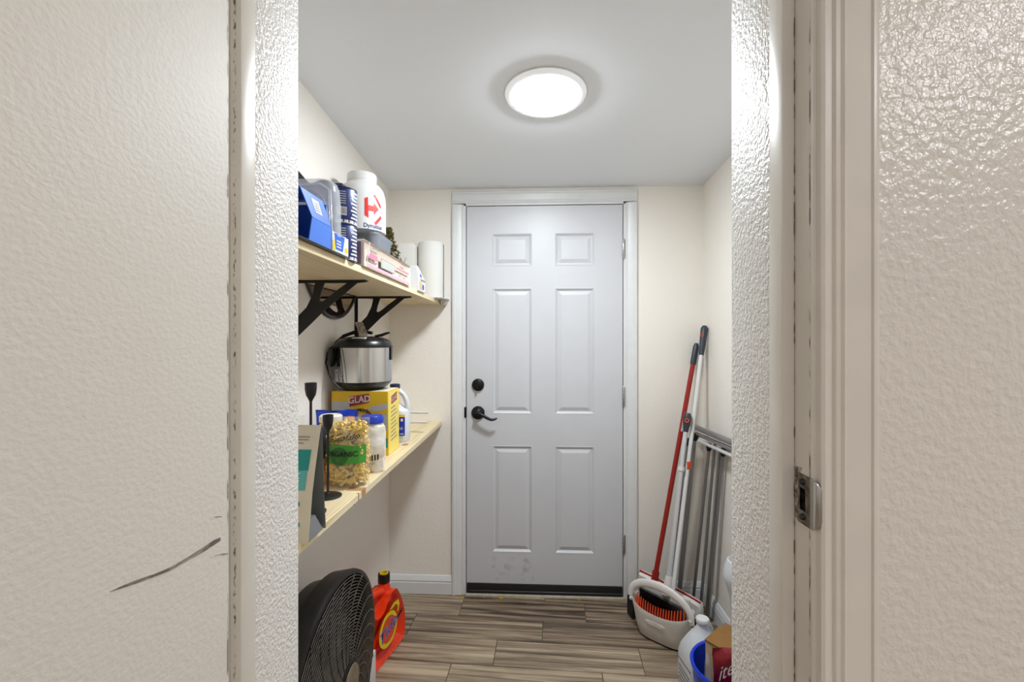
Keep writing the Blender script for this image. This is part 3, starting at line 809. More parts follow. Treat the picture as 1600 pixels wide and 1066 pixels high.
# dried plant
dp = thing('dried_plant', 'bunch of dried olive brown foliage behind the tissue pack', 'plant', (-0.628, 2.0, UZ))
rs = []
for k in range(7):
    a = random.uniform(-0.5, 0.5); b = random.uniform(-0.6, 0.4); h = random.uniform(0.14, 0.2)
    rs.append(tube_rings([(0, 0, 0), (a*0.05, b*0.05, h*0.5), (a*0.13, b*0.13, h)], [0.003, 0.002, 0.001], 5))
merge('stems', rs, 'stemdark', dp)
vs_, fs = [], []
for k in range(620):
    h = random.random()**0.8
    rad = 0.062*(1.15 - h)
    th = random.uniform(0, 2*PI); rr_ = rad*math.sqrt(random.random())
    p = Vector((rr_*math.cos(th) + (0.4-h)*0.03, rr_*math.sin(th), 0.02 + h*0.275))
    d = Vector((random.uniform(-1, 1), random.uniform(-1, 1), random.uniform(-0.6, 1))).normalized()
    s = d.cross(Vector((random.uniform(-1, 1), random.uniform(-1, 1), 1))).normalized()*random.uniform(0.0025, 0.005)
    L = random.uniform(0.014, 0.026); w = d.cross(s).normalized()*0.0006
    o0 = len(vs_)
    for q in (p - d*L/2, p + s, p + d*L/2, p - s): vs_ += [q + w, q - w]
    fs += [(o0, o0+2, o0+4, o0+6), (o0+1, o0+7, o0+5, o0+3), (o0, o0+1, o0+3, o0+2), (o0+2, o0+3, o0+5, o0+4), (o0+4, o0+5, o0+7, o0+6), (o0+6, o0+7, o0+1, o0)]
o = link('foliage', mesh('foliage', vs_, fs), 'leafy', dp); o['kind'] = 'stuff'
# white carton by the end wall, small carton, tray and paper towel
tag(box('white_carton', -0.668, -0.585, 2.19, 2.33, UZ, 1.806, 'paper', bev=0.002), 'plain white carton standing behind the paper towel roll', 'box')
mc = thing('drink_carton', 'small white carton with blue and orange print beside the tissue pack', 'carton', (0, 0, UZ))
loft('carton_body', [[(-0.545, 1.872, 0), (-0.4775, 1.872, 0), (-0.4775, 1.985, 0), (-0.545, 1.985, 0)], [(-0.545, 1.872, 0.05), (-0.4775, 1.872, 0.05), (-0.4775, 1.985, 0.05), (-0.545, 1.985, 0.05)],
     [(-0.53, 1.872, 0.104), (-0.488, 1.872, 0.104), (-0.488, 1.900, 0.104), (-0.53, 1.900, 0.104)]], 'white_print', mc, smooth=None)
mf = lambda u, v: (-0.4770, u, v)
patch('orange_print', rect(1.88, 1.93, 0.004, 0.042), mf, 'cardin', mc)
patch('blue_print', ell(1.945, 0.020, 0.016, 0.012), mf, 'bluecap', mc)
patch('dark_band', rect(1.90, 1.983, 0.045, 0.052), mf, 'grey_text', mc)
patch('blue_print', ell(1.915, 0.066, 0.014, 0.008), lambda u, v: (-0.4770 - (v-0.05)*0.169 + 0.0006, u, v), 'bluecap', mc)
tt = thing('metal_tray', 'thin pale tray under the paper towel roll overhanging the shelf', 'tray', (0, 0, UZ))
box('tray_base', -0.60, -0.448, 2.19, 2.37, 0.0, 0.003, 'white_plastic', tt)
prism('folded_lip', [(-0.478, 0.004), (-0.444, 0.006), (-0.440, 0.003), (-0.458, -0.024), (-0.472, -0.026), (-0.478, 0.0)], 2.30, 2.36, 'y', 'steel', tt)
pt = thing('paper_towel_roll', 'white paper towel roll standing upright at the upper shelf end', 'paper roll', (-0.521, 2.285, UZ+0.0035))
lathe('paper', [(0.0625, 0), (0.0635, 0.003), (0.0635, 0.276), (0.060, 0.281), (0.022, 0.282), (0.021, 0.276)], 'paper', pt, seg=48, caps=(True, False))
lathe('core', [(0.0212, 0.27), (0.0205, 0.281), (0.0190, 0.281), (0.0190, 0.12)], 'card', pt, seg=24, caps=(False, True))
box('loose_edge', 0.0625, 0.0645, -0.03, 0.006, 0.003, 0.274, 'paper', pt, rot=(0, 0, 0.35))

# ================================================================== ON THE LOWER SHELF
GX0, GX1, GY0, GY1, GZ = -0.748, -0.535, 1.650, 1.785, 0.238
gl = thing('bag_carton', 'yellow carton of bin bags under the rice cooker', 'box', (0, 0, LZ))
box('carton_body', GX0, GX1, GY0, GY1, 0, GZ, 'gladyellow', gl, bev=0.0015, seg=1)
gf = lambda u, v: (GX0 + u, GY0 - 0.0006, v)
gf2 = lambda u, v: (GX0 + u, GY0 - 0.0011, v)
gf3 = lambda u, v: (GX0 + u, GY0 - 0.0016, v)
W = GX1 - GX0
patch('grey_print', [(0.002, 0.125), (W*0.33, 0.128), (W*0.33, 0.198), (0.002, 0.201)], gf, 'greyprint', gl)
patch('grey_print', [(W*0.60, 0.170), (W*0.75, 0.186), (W-0.002, 0.192), (W-0.002, 0.174), (W*0.85, 0.164), (W*0.72, 0.166)], gf, 'greyprint', gl)
patch('grey_print', [(W*0.62, 0.06), (W*0.64, 0.13), (W*0.78, 0.148), (W-0.002, 0.155), (W-0.002, 0.098), (W*0.84, 0.075)], gf, 'greyprint', gl)
patch('teal_print', rect(W*0.45, W-0.002, 0.030, 0.064), gf, 'teal', gl)
patch('red_label', [(W*0.32, 0.180), (W*0.665, 0.196), (W*0.665, 0.229), (W*0.32, 0.218)], gf2, 'darkred', gl)
text('brand_print', 'GLAD', 0.034, 'white_print', gl, lambda u, v: (GX0 + W*0.495 + u, GY0 - 0.0016, 0.2065 + v + u*0.10), bold=0.0005, stretch=0.92)
def arc(u, v): a = u/0.06; return (GX0 + W*0.50 + (0.06+v)*math.sin(a), GY0 - 0.0016, 0.110 + (0.06+v)*math.cos(a))
text('arched_print', 'Drawstring', 0.022, 'black_print', gl, arc, bold=0.0008)
patch('tan_circle', ell(W*0.56, 0.128, 0.030, 0.028), gf, 'noodle', gl)
sd = lambda u, v: (GX1 + 0.0006, GY0 + u, v)
patch('pale_side', rect(0.002, GY1-GY0-0.002, 0.002, GZ-0.003), sd, 'paleyellow', gl)
patch('side_label', [(0.035, 0.185), (0.105, 0.196), (0.105, 0.228), (0.035, 0.215)], lambda u, v: (GX1+0.0011, GY0+u, v), 'darkred', gl)
text('side_brand', 'GLAD', 0.026, 'white_print', gl, lambda u, v: (GX1+0.0016, GY0+0.07+u, 0.206+v+u*0.15))
for q in range(9): patch('side_text', rect(0.03, 0.085+0.02*(q % 3)/2, 0.165-q*0.015, 0.169-q*0.015), lambda u, v: (GX1+0.0011, GY0+u, v+u*0.1), 'grey_text', gl)
patch('top_flap', rect(0.02, W-0.002, 0.004, GY1-GY0-0.004), lambda u, v: (GX0+u, GY0+v, GZ+0.0005), 'cream', gl)

# rice cooker
RZ = LZ + GZ + 0.001
rc = thing('rice_cooker', 'steel and black rice cooker standing on the yellow carton', 'rice cooker', (-0.6525, 1.722, RZ))
RR = 0.1055
lathe('cooker_base', [(0.070, 0.0), (0.074, 0.004), (0.084, 0.008), (0.098, 0.022), (RR-0.001, 0.034)], 'black_plastic', rc, seg=56)
lathe('steel_body', [(RR, 0.032), (RR, 0.160)], 'polished', rc, seg=72)
lathe('lid', [(RR-0.001, 0.158), (RR+0.003, 0.160), (RR+0.003, 0.165), (RR-0.0005, 0.167), (RR-0.004, 0.179), (0.092, 0.189), (0.070, 0.198), (0.035, 0.202), (0.0001, 0.203)], 'black_plastic', rc, seg=56)
tube('handle', [(-0.103, -0.02, 0.160), (-0.098, -0.02, 0.180), (-0.070, -0.02, 0.204), (-0.030, -0.02, 0.217), (0.01, -0.02, 0.219), (0.04, -0.02, 0.214)], [0.006, 0.006, 0.0065, 0.007, 0.007, 0.006], 'black_plastic', rc, flat=1.4)
box('steam_vent', -0.02, 0.055, -0.055, -0.02, 0.190, 0.1985, 'black_plastic', rc, bev=0.003)
box('chrome_button', -0.016, 0.036, -0.082, -0.060, 0.190, 0.1975, 'white_plastic', rc, bev=0.003)
tube('lid_latch', [(0.05, -0.02, 0.202), (0.075, -0.02, 0.206), (0.095, -0.022, 0.213), (0.108, -0.023, 0.216)], [0.004, 0.006, 0.005, 0.003], 'black_plastic', rc)
box('side_clip', RR+0.001, RR+0.004, -0.012, 0.004, 0.112, 0.168, 'black_plastic', rc)
soft_prism('side_handle', [(-0.100, 0.090), (-0.078, 0.088), (-0.074, 0.160), (-0.100, 0.163)], -0.094, -0.072, 0.006, 'y', 'black_plastic', rc)
tube('cord', [(-0.100, -0.05, 0.165), (-0.112, -0.065, 0.14), (-0.110, -0.085, 0.105), (-0.092, -0.102, 0.065), (-0.070, -0.112, 0.035), (-0.050, -0.112, 0.012), (-0.030, -0.105, 0.006), (-0.022, -0.112, 0.022)], 0.0032, 'black_plastic', rc, seg=8)
tube('thin_cord', [(-0.058, -0.093, 0.172), (-0.050, -0.100, 0.145), (-0.042, -0.106, 0.10), (-0.036, -0.108, 0.06), (-0.038, -0.112, 0.03), (-0.046, -0.112, 0.012)], 0.0014, 'black_plastic', rc, seg=6)
def rcyl(u, v):
    a = math.radians(-140) + u/RR
    return ((RR+0.0006)*math.cos(a), (RR+0.0006)*math.sin(a), v)
patch('sticker', rect(-0.030, 0.024, 0.034, 0.078), rcyl, 'sticker', rc, n=4)
patch('sticker_mark', rect(0.010, 0.016, 0.064, 0.074), lambda u, v: Vector(rcyl(u, v))+Vector((-0.0003, -0.0004, 0)), 'black_print', rc)
loft('paper_tag', [[(0.004+dx, -0.062+dy, 0.199), (0.040+dx, -0.062+dy, 0.199), (0.040+dx, -0.061+dy, 0.199), (0.004+dx, -0.061+dy, 0.199)] if k == 0 else
     [(0.004+dx, -0.062+dy, 0.199+z), (0.036+dx, -0.062+dy, 0.199+z), (0.036+dx, -0.061+dy, 0.199+z), (0.004+dx, -0.061+dy, 0.199+z)] for k, (dx, dy, z) in enumerate(((0, 0, 0), (-0.003, 0.002, 0.018), (-0.012, 0.006, 0.040), (-0.022, 0.010, 0.056)))], 'tag_paper', rc)

# bleach bottle
bb = thing('bleach_bottle', 'white handled bleach bottle with blue label behind the yellow carton', 'bottle', (-0.588, 1.905, LZ))
rg = []
for z, w, d in ((0, 0.116, 0.080), (0.006, 0.124, 0.088), (0.030, 0.126, 0.09), (0.125, 0.126, 0.09), (0.134, 0.122, 0.086), (0.146, 0.095, 0.074), (0.165, 0.070, 0.060), (0.190, 0.048, 0.048), (0.208, 0.038, 0.042), (0.222, 0.034, 0.036)):
    rg.append(ring3([(a*w/2 - 0.024*max(0, min(1, (z-0.13)/0.03))*(1 - max(0, (z-0.185))/0.05), b*d/2) for a, b in [(math.copysign(abs(math.cos(t))**0.75, math.cos(t)), math.copysign(abs(math.sin(t))**0.75, math.sin(t))) for t in [2*PI*i/32 for i in range(32)]]], z))
loft('bottle_body', rg, 'hdpe', bb)
tube('handle', [(0.052, 0, 0.122), (0.054, 0, 0.145), (0.049, 0, 0.172), (0.037, 0, 0.196), (0.018, 0, 0.212), (0.0, 0, 0.216)], [0.012, 0.0115, 0.011, 0.0105, 0.011, 0.011], 'hdpe', bb, seg=12)
lathe('cap', [(0.021, 0.0), (0.021, 0.018), (0.018, 0.020)], 'deepnavy', bb, c=(0.0, 0, 0.221), seg=24)
bl = lambda u, v: (u, -0.0452, v)
patch('blue_label', rect(-0.03, 0.0540, 0.030, 0.108), lambda u, v: (u, -0.0455 + max(0, (u-0.035))**2*14, v), 'bluecap', bb, n=4)
patch('yellow_band', rect(-0.03, 0.0545, 0.108, 0.118), lambda u, v: (u, -0.0455 + max(0, (u-0.035))**2*14, v), 'yellow', bb, n=4)
lb2 = lambda u, v: (u, -0.0466 + max(0, (u-0.035))**2*14, v)
patch('green_ring', ell(0.018, 0.090, 0.014, 0.014), lb2, 'darkgreen', bb)
patch('white_mark', [(0.010, 0.092), (0.016, 0.084), (0.027, 0.098), (0.025, 0.100), (0.016, 0.089), (0.012, 0.094)], lambda u, v: (u, -0.0471, v), 'white_print', bb)
text('brand_print', 'CLOROX', 0.017, 'white_print', bb, lambda u, v: (0.012 + u, lb2(0.012+u, 0)[1], 0.060 + v))
patch('small_square', rect(0.038, 0.047, 0.090, 0.101), lb2, 'cream', bb)
patch('text_line', rect(0.034, 0.050, 0.036, 0.040), lb2, 'greyprint', bb)
# white wire holder with two prongs
wr = thing('wire_holder', 'white wire holder with two prongs sticking out beside the bleach bottle', 'holder', (-0.60, 2.06, LZ))
for z, e in ((0.094, 0.118), (0.050, 0.112)):
    tube('prong', [(-0.06, 0.02, z), (0.02, 0.01, z), (e, 0.0, z+0.002)], 0.0058, 'white_plastic', wr, seg=10)
tube('upright', [(-0.06, 0.02, 0.0), (-0.06, 0.02, 0.10)], 0.0045, 'white_plastic', wr)
box('holder_base', -0.10, -0.02, -0.03, 0.07, 0, 0.004, 'white_plastic', wr, bev=0.0015)
# mayonnaise jar, blue packet, white lidded jar, honey bottle
mj = thing('blue_lid_jar', 'cream jar with a wide blue lid in front of the yellow carton', 'jar', (-0.566, 1.572, LZ))
rg = [ring3(rrect(w, w*0.9, w*0.3), z) for z, w in ((0, 0.080), (0.005, 0.086), (0.10, 0.086), (0.122, 0.080), (0.133, 0.066), (0.139, 0.064))]
loft('jar_body', rg, 'cream', mj)
lathe('lid', [(0.036, 0.136), (0.039, 0.138), (0.039, 0.157), (0.035, 0.162), (0.0001, 0.163)], 'bluecap', mj, seg=32)
bp_ = thing('blue_packet', 'crumpled blue packet lying behind the pasta bag', 'packet', (-0.676, 1.535, LZ))
pillow('packet_body', 0.15, 0.186, 0.055, 'bluecap', bp_, crumple=0.012, freq=16, seed=4)
patch('white_print', rect(-0.02, 0.025, 0.166, 0.172), lambda u, v: (u, -0.030, v), 'white_print', bp_)
patch('barcode', rect(0.048, 0.066, 0.146, 0.169), lambda u, v: (u, -0.033, v), 'white_print', bp_)
for q in range(4): patch('barcode_bar', rect(0.050+q*0.004, 0.0515+q*0.004, 0.149, 0.167), lambda u, v: (u, -0.0335, v), 'navy', bp_)
wj = thing('white_lid_jar', 'jar with a cream lid and yellow band behind the short candle holder', 'jar', (-0.650, 1.43, LZ))
lathe('jar_body', [(0.030, 0), (0.033, 0.004), (0.033, 0.158), (0.028, 0.166)], 'noodle', wj)
lathe('yellow_band', [(0.0336, 0.150), (0.0336, 0.161)], 'yellow', wj, caps=(False, False))
lathe('lid', [(0.032, 0.163), (0.035, 0.166), (0.035, 0.183), (0.030, 0.187), (0.027, 0.185), (0.0001, 0.184)], 'cream', wj)
hb = thing('honey_bottle', 'small bottle with an amber cap behind the pasta bag', 'bottle', (-0.594, 1.440, LZ))
lathe('bottle_body', [(0.024, 0), (0.026, 0.004), (0.026, 0.13), (0.018, 0.152), (0.014, 0.158)], 'white_plastic', hb, seg=24)
lathe('cap', [(0.0165, 0.156), (0.0165, 0.176), (0.0150, 0.178)], 'brass', hb, seg=24)
# clear bag with purple print, in front of the jar
cb = thing('clear_bag', 'crumpled empty clear bag with purple print beside the pasta bag', 'bag', (-0.521, 1.455, LZ))
pillow('film_sheet', 0.078, 0.150, 0.05, 'film2', cb, crumple=0.016, freq=24, seed=11)
pillow('bag_contents', 0.066, 0.055, 0.03, 'noodle', cb, crumple=0.006, freq=40, seed=12, z0=0.002)
for q in range(5): patch('purple_print', rect(-0.012+q*0.009, -0.007+q*0.009, 0.040, 0.058), lambda u, v: (u, -0.032, v+u*0.2), 'deepnavy', cb)
# pasta bag
pb = thing('pasta_bag', 'clear bag of penne pasta with green printed band', 'pasta bag', (-0.546, 1.318, LZ))
pillow('film_bag', 0.128, 0.198, 0.080, 'film', pb, crumple=0.007, freq=30, seed=2)
rs = []
for k in range(520):
    h = random.uniform(0.012, 0.178)
    x = random.uniform(-0.050, 0.050); y = random.uniform(-0.030, 0.026)*(1-0.6*(h/0.19)**3)
    d = Vector((random.uniform(-1, 1), random.uniform(-0.3, 0.3), random.uniform(-0.7, 0.7))).normalized()
    L = random.uniform(0.026, 0.036); p = Vector((x, y, h))
    e = p + d*L/2; s = p - d*L/2
    e.x = max(-0.055, min(0.055, e.x)); s.x = max(-0.055, min(0.055, s.x)); s.z = max(0.006, s.z); e.z = max(0.006, e.z)
    rs.append(tube_rings([s, e], 0.0047, 6))
o = merge('penne', rs, 'pasta', pb, smooth=50); o['kind'] = 'stuff'
def bagf(u, v, off=0.0):
    bul = (1 - abs(u/0.064)**2.2)**0.55 if abs(u) < 0.064 else 0
    return (u, -0.0435*bul - 0.004 - off, v)
patch('green_band', rect(-0.060, 0.060, 0.072, 0.124), bagf, 'green', pb, n=7)
patch('dark_disc', ell(-0.008, 0.094, 0.026, 0.026), lambda u, v: bagf(u, v, 0.001), 'darkgreen', pb, n=3)
text('band_print', 'ORGANIC', 0.021, 'black_print', pb, lambda u, v: bagf(u - 0.004, v + 0.100, 0.0028), bold=0.0003)
text('script_print', 'Garofalo', 0.026, 'black_print', pb, lambda u, v: bagf(u, v + 0.146 + u*0.12, 0.0028), shear=0.45)
# navy carton beside it
nc = thing('narrow_carton', 'narrow navy and yellow carton between the candle holders and the pasta', 'box', (-0.648, 1.300, LZ))
box('carton_body', -0.036, 0.036, -0.03, 0.03, 0, 0.172, 'deepnavy', nc, bev=0.001, seg=1)
box('yellow_base', -0.0365, 0.0365, -0.0305, 0.0305, 0, 0.08, 'brass', nc)
patch('white_print', rect(0.018, 0.030, 0.09, 0.165), lambda u, v: (u, -0.0312, v), 'white_print', nc)
# noodle bag behind the pouch
nb = thing('noodle_bag', 'clear bag of pale noodles behind the tall candle holder', 'bag', (-0.674, 1.190, LZ))
pillow('film_bag', 0.125, 0.225, 0.075, 'film', nb, crumple=0.008, freq=24, seed=21)
rs = []
for k in range(46):
    z = 0.02 + 0.19*k/46; r = random.uniform(0.022, 0.036)
    cx, cy = random.uniform(-0.016, 0.016), random.uniform(-0.006, 0.006); t0 = random.uniform(0, 6)
    rs.append(tube_rings([(cx + r*math.cos(t0+a*0.7), cy + r*0.6*math.sin(t0+a*0.7), z + 0.01*math.sin(a)) for a in range(8)], 0.004, 6))
o = merge('noodles', rs, 'noodle', nb, smooth=50); o['kind'] = 'stuff'
# candle holders
def candle(x, y, h, label):
    c = thing('candle_holder', label, 'candle holder', (x, y, LZ), group='black candle holders on the lower shelf')
    lathe('base', [(0.036, 0), (0.036, 0.003), (0.030, 0.006), (0.006, 0.009), (0.004, 0.014)], 'black_metal', c, seg=36)
    lathe('stem', [(0.0032, 0.008), (0.0032, h-0.040)], 'black_metal', c, seg=12)
    lathe('cup', [(0.0033, h-0.046), (0.006, h-0.040), (0.0115, h-0.030), (0.0138, h-0.016), (0.0140, h), (0.0120, h), (0.0110, h-0.02), (0.0001, h-0.03)], 'black_metal', c, seg=28, caps=(True, False))
    return c
candle(-0.5480, 1.095, 0.320, 'tall black candle holder with thin stem behind the cream pouch')
candle(-0.5590, 1.212, 0.222, 'short black candle holder with thin stem before the pasta bag')
# stand-up pouch: front sheet, back sheet, gusset
sp2 = thing('stand_up_pouch', 'cream stand up pouch with teal label at the lower shelf edge', 'pouch', (0, 0, LZ+0.0005))
def pouch_sheet(nm, m, yb, bulge, xr0, xr1, xr2, t):
    rows = []
    for j in range(15):
        v = j/14
        z = 0.240*v
        xr = xr0 + (xr1-xr0)*min(1, v/0.45) if v < 0.45 else xr1 + (xr2-xr1)*(v-0.45)/0.55
        row = []
        for i in range(13):
            u = i/12
            x = -0.655 + (xr + 0.655)*u
            y = 0.965 + (yb-0.965)*(1-v)**0.8 + bulge*math.sin(u*PI)*math.sin(min(1, v*1.15)*PI)
            q = noise.noise(Vector((x*18, v*4, yb*9)))*0.003
            row.append((x, y + q, z))
        rows.append(row)
    n = len(rows[0]); vs_ = [p for r in rows for p in r] + [(p[0], p[1]+t, p[2]) for r in rows for p in r]
    N = len(rows)*n; fs = []
    for j in range(len(rows)-1):
        for i in range(n-1):
            a = j*n+i
            fs += [(a, a+1, a+n+1, a+n), (N+a, N+a+n, N+a+n+1, N+a+1)]
    for j in range(len(rows)-1):
        for i in (0, n-1):
            a = j*n+i; fs.append((a, a+n, N+a+n, N+a))
    for i in range(n-1):
        fs.append((i, i+1, N+i+1, N+i)); a = (len(rows)-1)*n+i; fs.append((a, a+1, N+a+1, N+a))
    link(nm, fixn(mesh(nm, vs_, fs)), m, sp2, smooth=60)
    def f(u, v, off=0.0012):    # u metres from the right edge, v height
        vv = v/0.240
        xr = xr0 + (xr1-xr0)*min(1, vv/0.45) if vv < 0.45 else xr1 + (xr2-xr1)*(vv-0.45)/0.55
        x = xr - u; uu = (x + 0.655)/(xr + 0.655)
        y = 0.965 + (yb-0.965)*(1-vv)**0.8 + bulge*math.sin(uu*PI)*math.sin(min(1, vv*1.15)*PI) + noise.noise(Vector((x*18, vv*4, yb*9)))*0.003
        return (x, y - off, v)
    return f
pff = pouch_sheet('front_sheet', 'kraft', 0.925, -0.012, -0.468, -0.466, -0.460, 0.0006)
pouch_sheet('back_sheet', 'foil', 1.005, 0.008, -0.469, -0.466, -0.460, 0.0006)
loft('gusset', [[(-0.64, 0.932, 0.001), (-0.470, 0.930, 0.001), (-0.472, 0.999, 0.001), (-0.64, 1.0, 0.001)], [(-0.64, 0.956, 0.042), (-0.478, 0.956, 0.042), (-0.478, 0.974, 0.042), (-0.64, 0.974, 0.042)]], 'foil', sp2, smooth=None)
patch('teal_label', rect(0.013, 0.13, 0.148, 0.190), pff, 'teal', sp2, n=5)
patch('pale_teal_label', rect(0.015, 0.13, 0.108, 0.148), pff, 'paleteal', sp2, n=5)
patch('teal_label', rect(0.021, 0.13, 0.034, 0.043), pff, 'teal', sp2, n=4)
for a, b, z in ((0.020, 0.10, 0.215), (0.022, 0.10, 0.209), (0.032, 0.10, 0.202)): patch('text_line', rect(a, b, z, z+0.002), pff, 'grey_text', sp2, n=3)
pf2 = lambda u, v: pff(u, v, 0.0022)
for a, z in ((0.028, 0.142), (0.028, 0.132), (0.028, 0.126), (0.028, 0.120)): patch('text_line', rect(a, 0.12, z, z+0.0018), pf2, 'white_print', sp2, n=3)
patch('emblem_ring', ell(0.030, 0.080, 0.007, 0.007), pff, 'teal', sp2)
patch('emblem_core', ell(0.030, 0.080, 0.0045, 0.0045), pf2, 'kraft', sp2)
patch('emblem_bar', [(0.036, 0.086), (0.044, 0.098), (0.049, 0.096), (0.040, 0.083)], pff, 'teal', sp2)
patch('emblem_bar', [(0.035, 0.074), (0.044, 0.058), (0.050, 0.060), (0.039, 0.079)], pff, 'teal', sp2)

# ================================================================== FLOOR, LEFT
# round floor fan facing the room
FR = 0.295
fan = thing('floor_fan', 'round black floor fan with wire grille standing under the shelves', 'fan', (-0.572, 1.290, 0.0))
FCZ = 0.340
hd = bpy.data.objects.new('fan_head', None); COL.objects.link(hd); hd.parent = fan; hd.location = (0, 0, FCZ); hd.rotation_euler = (0, PI/2, 0)
# local z = out of the grille (world +x)
loft('housing', [[(r*math.cos(2*PI*j/56), r*math.sin(2*PI*j/56), z) for j in range(56)] for r, z in ((0.10, -0.165), (0.19, -0.160), (0.225, -0.145), (0.235, -0.110), (0.262, -0.105), (0.272, -0.06), (0.290, -0.050), (FR, -0.02), (FR+0.004, 0.0), (FR+0.002, 0.010), (FR-0.010, 0.012), (FR-0.016, 0.004), (FR-0.020, -0.03), (0.26, -0.08), (0.1, -0.11))], 'black_dusty', hd)
rs = []
def gz(r): return 0.010 + 0.030*(1 - (r/FR)**2)
for k in range(26):
    r = 0.066 + (FR-0.016-0.066)*k/25
    seg = 64
    pts = [(r*math.cos(2*PI*j/seg), r*math.sin(2*PI*j/seg), gz(r)) for j in range(seg+1)]
    rs.append(tube_rings(pts, 0.0017, 5))
merge('grille_rings', rs, 'wire', hd, smooth=60)
rs = []
for k in range(24):
    t0 = 2*PI*k/24
    pts = []
    for i in range(9):
        r = 0.062 + (FR-0.012-0.062)*i/8
        a = t0 - 0.9*(i/8)**1.2
        pts.append((r*math.cos(a), r*math.sin(a), gz(r)+0.002))
    rs.append(tube_rings(pts, 0.0019, 5))
merge('grille_spokes', rs, 'wire', hd, smooth=60)
lathe('hub_plate', [(0.066, 0.030), (0.066, 0.043), (0.060, 0.047), (0.0001, 0.047)], 'black_plastic', hd, seg=40)
lathe('hub_badge', [(0.052, 0.0465), (0.050, 0.049), (0.0001, 0.0495)], mat('worn_badge', (134, 118, 98), 0.45, var=0.4, vscale=50), hd, seg=40)
for k in range(5):
    t0 = 2*PI*k/5; rows = []
    for i in range(7):
        r = 0.05 + 0.19*i/6; w = 0.55 - 0.05*i/6
        row = []
        for j in range(5):
            a = t0 + w*(j/4-0.5)*1.6; z = -0.045 + 0.035*(j/4-0.5)*2*(1-0.3*i/6)
            row.append((r*math.cos(a), r*math.sin(a), z))
        rows.append(row)
    top = rows; bot = [[(p[0], p[1], p[2]-0.002) for p in r] for r in rows]
    rg = [t + list(reversed(b)) for t, b in zip(top, bot)]
    loft('blade', rg, 'black_dusty', hd, smooth=50)
lathe('motor', [(0.055, -0.12), (0.06, -0.06), (0.05, -0.02), (0.02, -0.01)], 'black_plastic', hd, seg=24)
# stand
for s in (-1, 1):
    tube('stand_leg', [(-0.03, s*(FR+0.002), FCZ), (-0.03, s*(FR-0.02), 0.18), (-0.03, s*0.22, 0.012), (0.06, s*0.20, 0.010)], 0.010, 'black_plastic', fan)
tube('stand_foot', [(-0.11, -0.20, 0.011), (-0.11, 0.20, 0.011)], 0.010, 'black_plastic', fan)
for s in (-1, 1): tube('stand_bar', [(-0.11, s*0.20, 0.011), (0.06, s*0.20, 0.011)], 0.010, 'black_plastic', fan)

# orange detergent bottle
td = thing('detergent_bottle', 'orange detergent bottle with yellow ring logo on the floor beside the fan', 'bottle', (-0.660 - 1.88*math.sin(0.24), 1.88 - 1.88*math.cos(0.24), 0), -0.24)
outl = [(1.735, 0.004), (2.015, 0.004), (2.030, 0.03), (2.032, 0.105), (2.015, 0.165), (1.985, 0.225), (1.970, 0.245), (1.960, 0.262), (1.915, 0.262), (1.905, 0.245), (1.890, 0.235), (1.860, 0.205), (1.815, 0.200), (1.790, 0.230), (1.770, 0.245), (1.745, 0.235), (1.728, 0.200), (1.728, 0.03)]
soft_prism('bottle_body', outl, -0.050, 0.050, 0.030, 'x', 'tide', td, steps=6, it=2)
tube('handle', [(0, 1.758, 0.225), (0, 1.768, 0.255), (0, 1.80, 0.277), (0, 1.845, 0.280), (0, 1.885, 0.272), (0, 1.912, 0.262)], [0.022, 0.021, 0.019, 0.018, 0.018, 0.019], 'tide', td, seg=16)
lathe('neck', [(0.034, 0.235), (0.029, 0.27), (0.0235, 0.315)], 'tide', td, c=(0, 1.938, -0.018), seg=28)
lathe('collar', [(0.024, 0.308), (0.0255, 0.310), (0.0255, 0.342), (0.024, 0.346), (0.018, 0.346), (0.018, 0.320)], 'black_plastic', td, c=(0, 1.938, -0.018), seg=28, caps=(True, False))
lathe('spout', [(0.0178, 0.322), (0.0178, 0.349), (0.0140, 0.349), (0.0140, 0.322)], 'yellow', td, c=(0, 1.938, -0.018), seg=24, caps=(False, False))
lathe('spout_floor', [(0.0145, 0.335), (0.0001, 0.336)], 'black_plastic', td, c=(0, 1.938, -0.018), seg=24, caps=(False, False))
tf = lambda k: (lambda u, v: (0.0504 + 0.0004*k, u, v))
lc = (1.892, 0.122)
patch('logo_ring', ell(lc[0], lc[1], 0.070, 0.070), tf(0), 'yellow', td)
patch('logo_disc', ell(lc[0]+0.002, lc[1], 0.053, 0.053), tf(1), 'orange', td)
patch('logo_swoosh', [(1.900, 0.196), (1.935, 0.210), (1.972, 0.206), (1.982, 0.182), (1.972, 0.156), (1.962, 0.156), (1.967, 0.182), (1.950, 0.196), (1.92, 0.192)], tf(0), 'yellow', td)
patch('logo_swoosh', [(1.915, 0.186), (1.932, 0.193), (1.950, 0.188), (1.946, 0.182), (1.930, 0.184)], tf(1), 'darkgreen', td)
text('brand_print', 'Tide', 0.072, 'white_print', td, lambda u, v: (0.0516, lc[0]+u, lc[1]+v+u*0.28), bold=0.0018)
text('brand_print', 'Tide', 0.072, 'bluecap', td, lambda u, v: (0.0520, lc[0]+u, lc[1]+v+u*0.28), bold=0.0006)
patch('black_ribbon', [(1.962, 0.122), (2.004, 0.138), (2.004, 0.154), (1.962, 0.138)], tf(1), 'black_print', td)
for q in range(3): patch('pale_line', [(1.85, 0.030-q*0.009), (1.985, 0.046-q*0.009), (1.985, 0.048-q*0.009), (1.85, 0.032-q*0.009)], tf(0), 'orange', td)
# white panel edge between fan and bottle
tag(box('white_board', -0.62, -0.598, 1.635, 1.700, 0, 0.16, 'white_plastic', bev=0.003), 'upright white plastic piece showing between fan and detergent bottle', 'plastic panel')

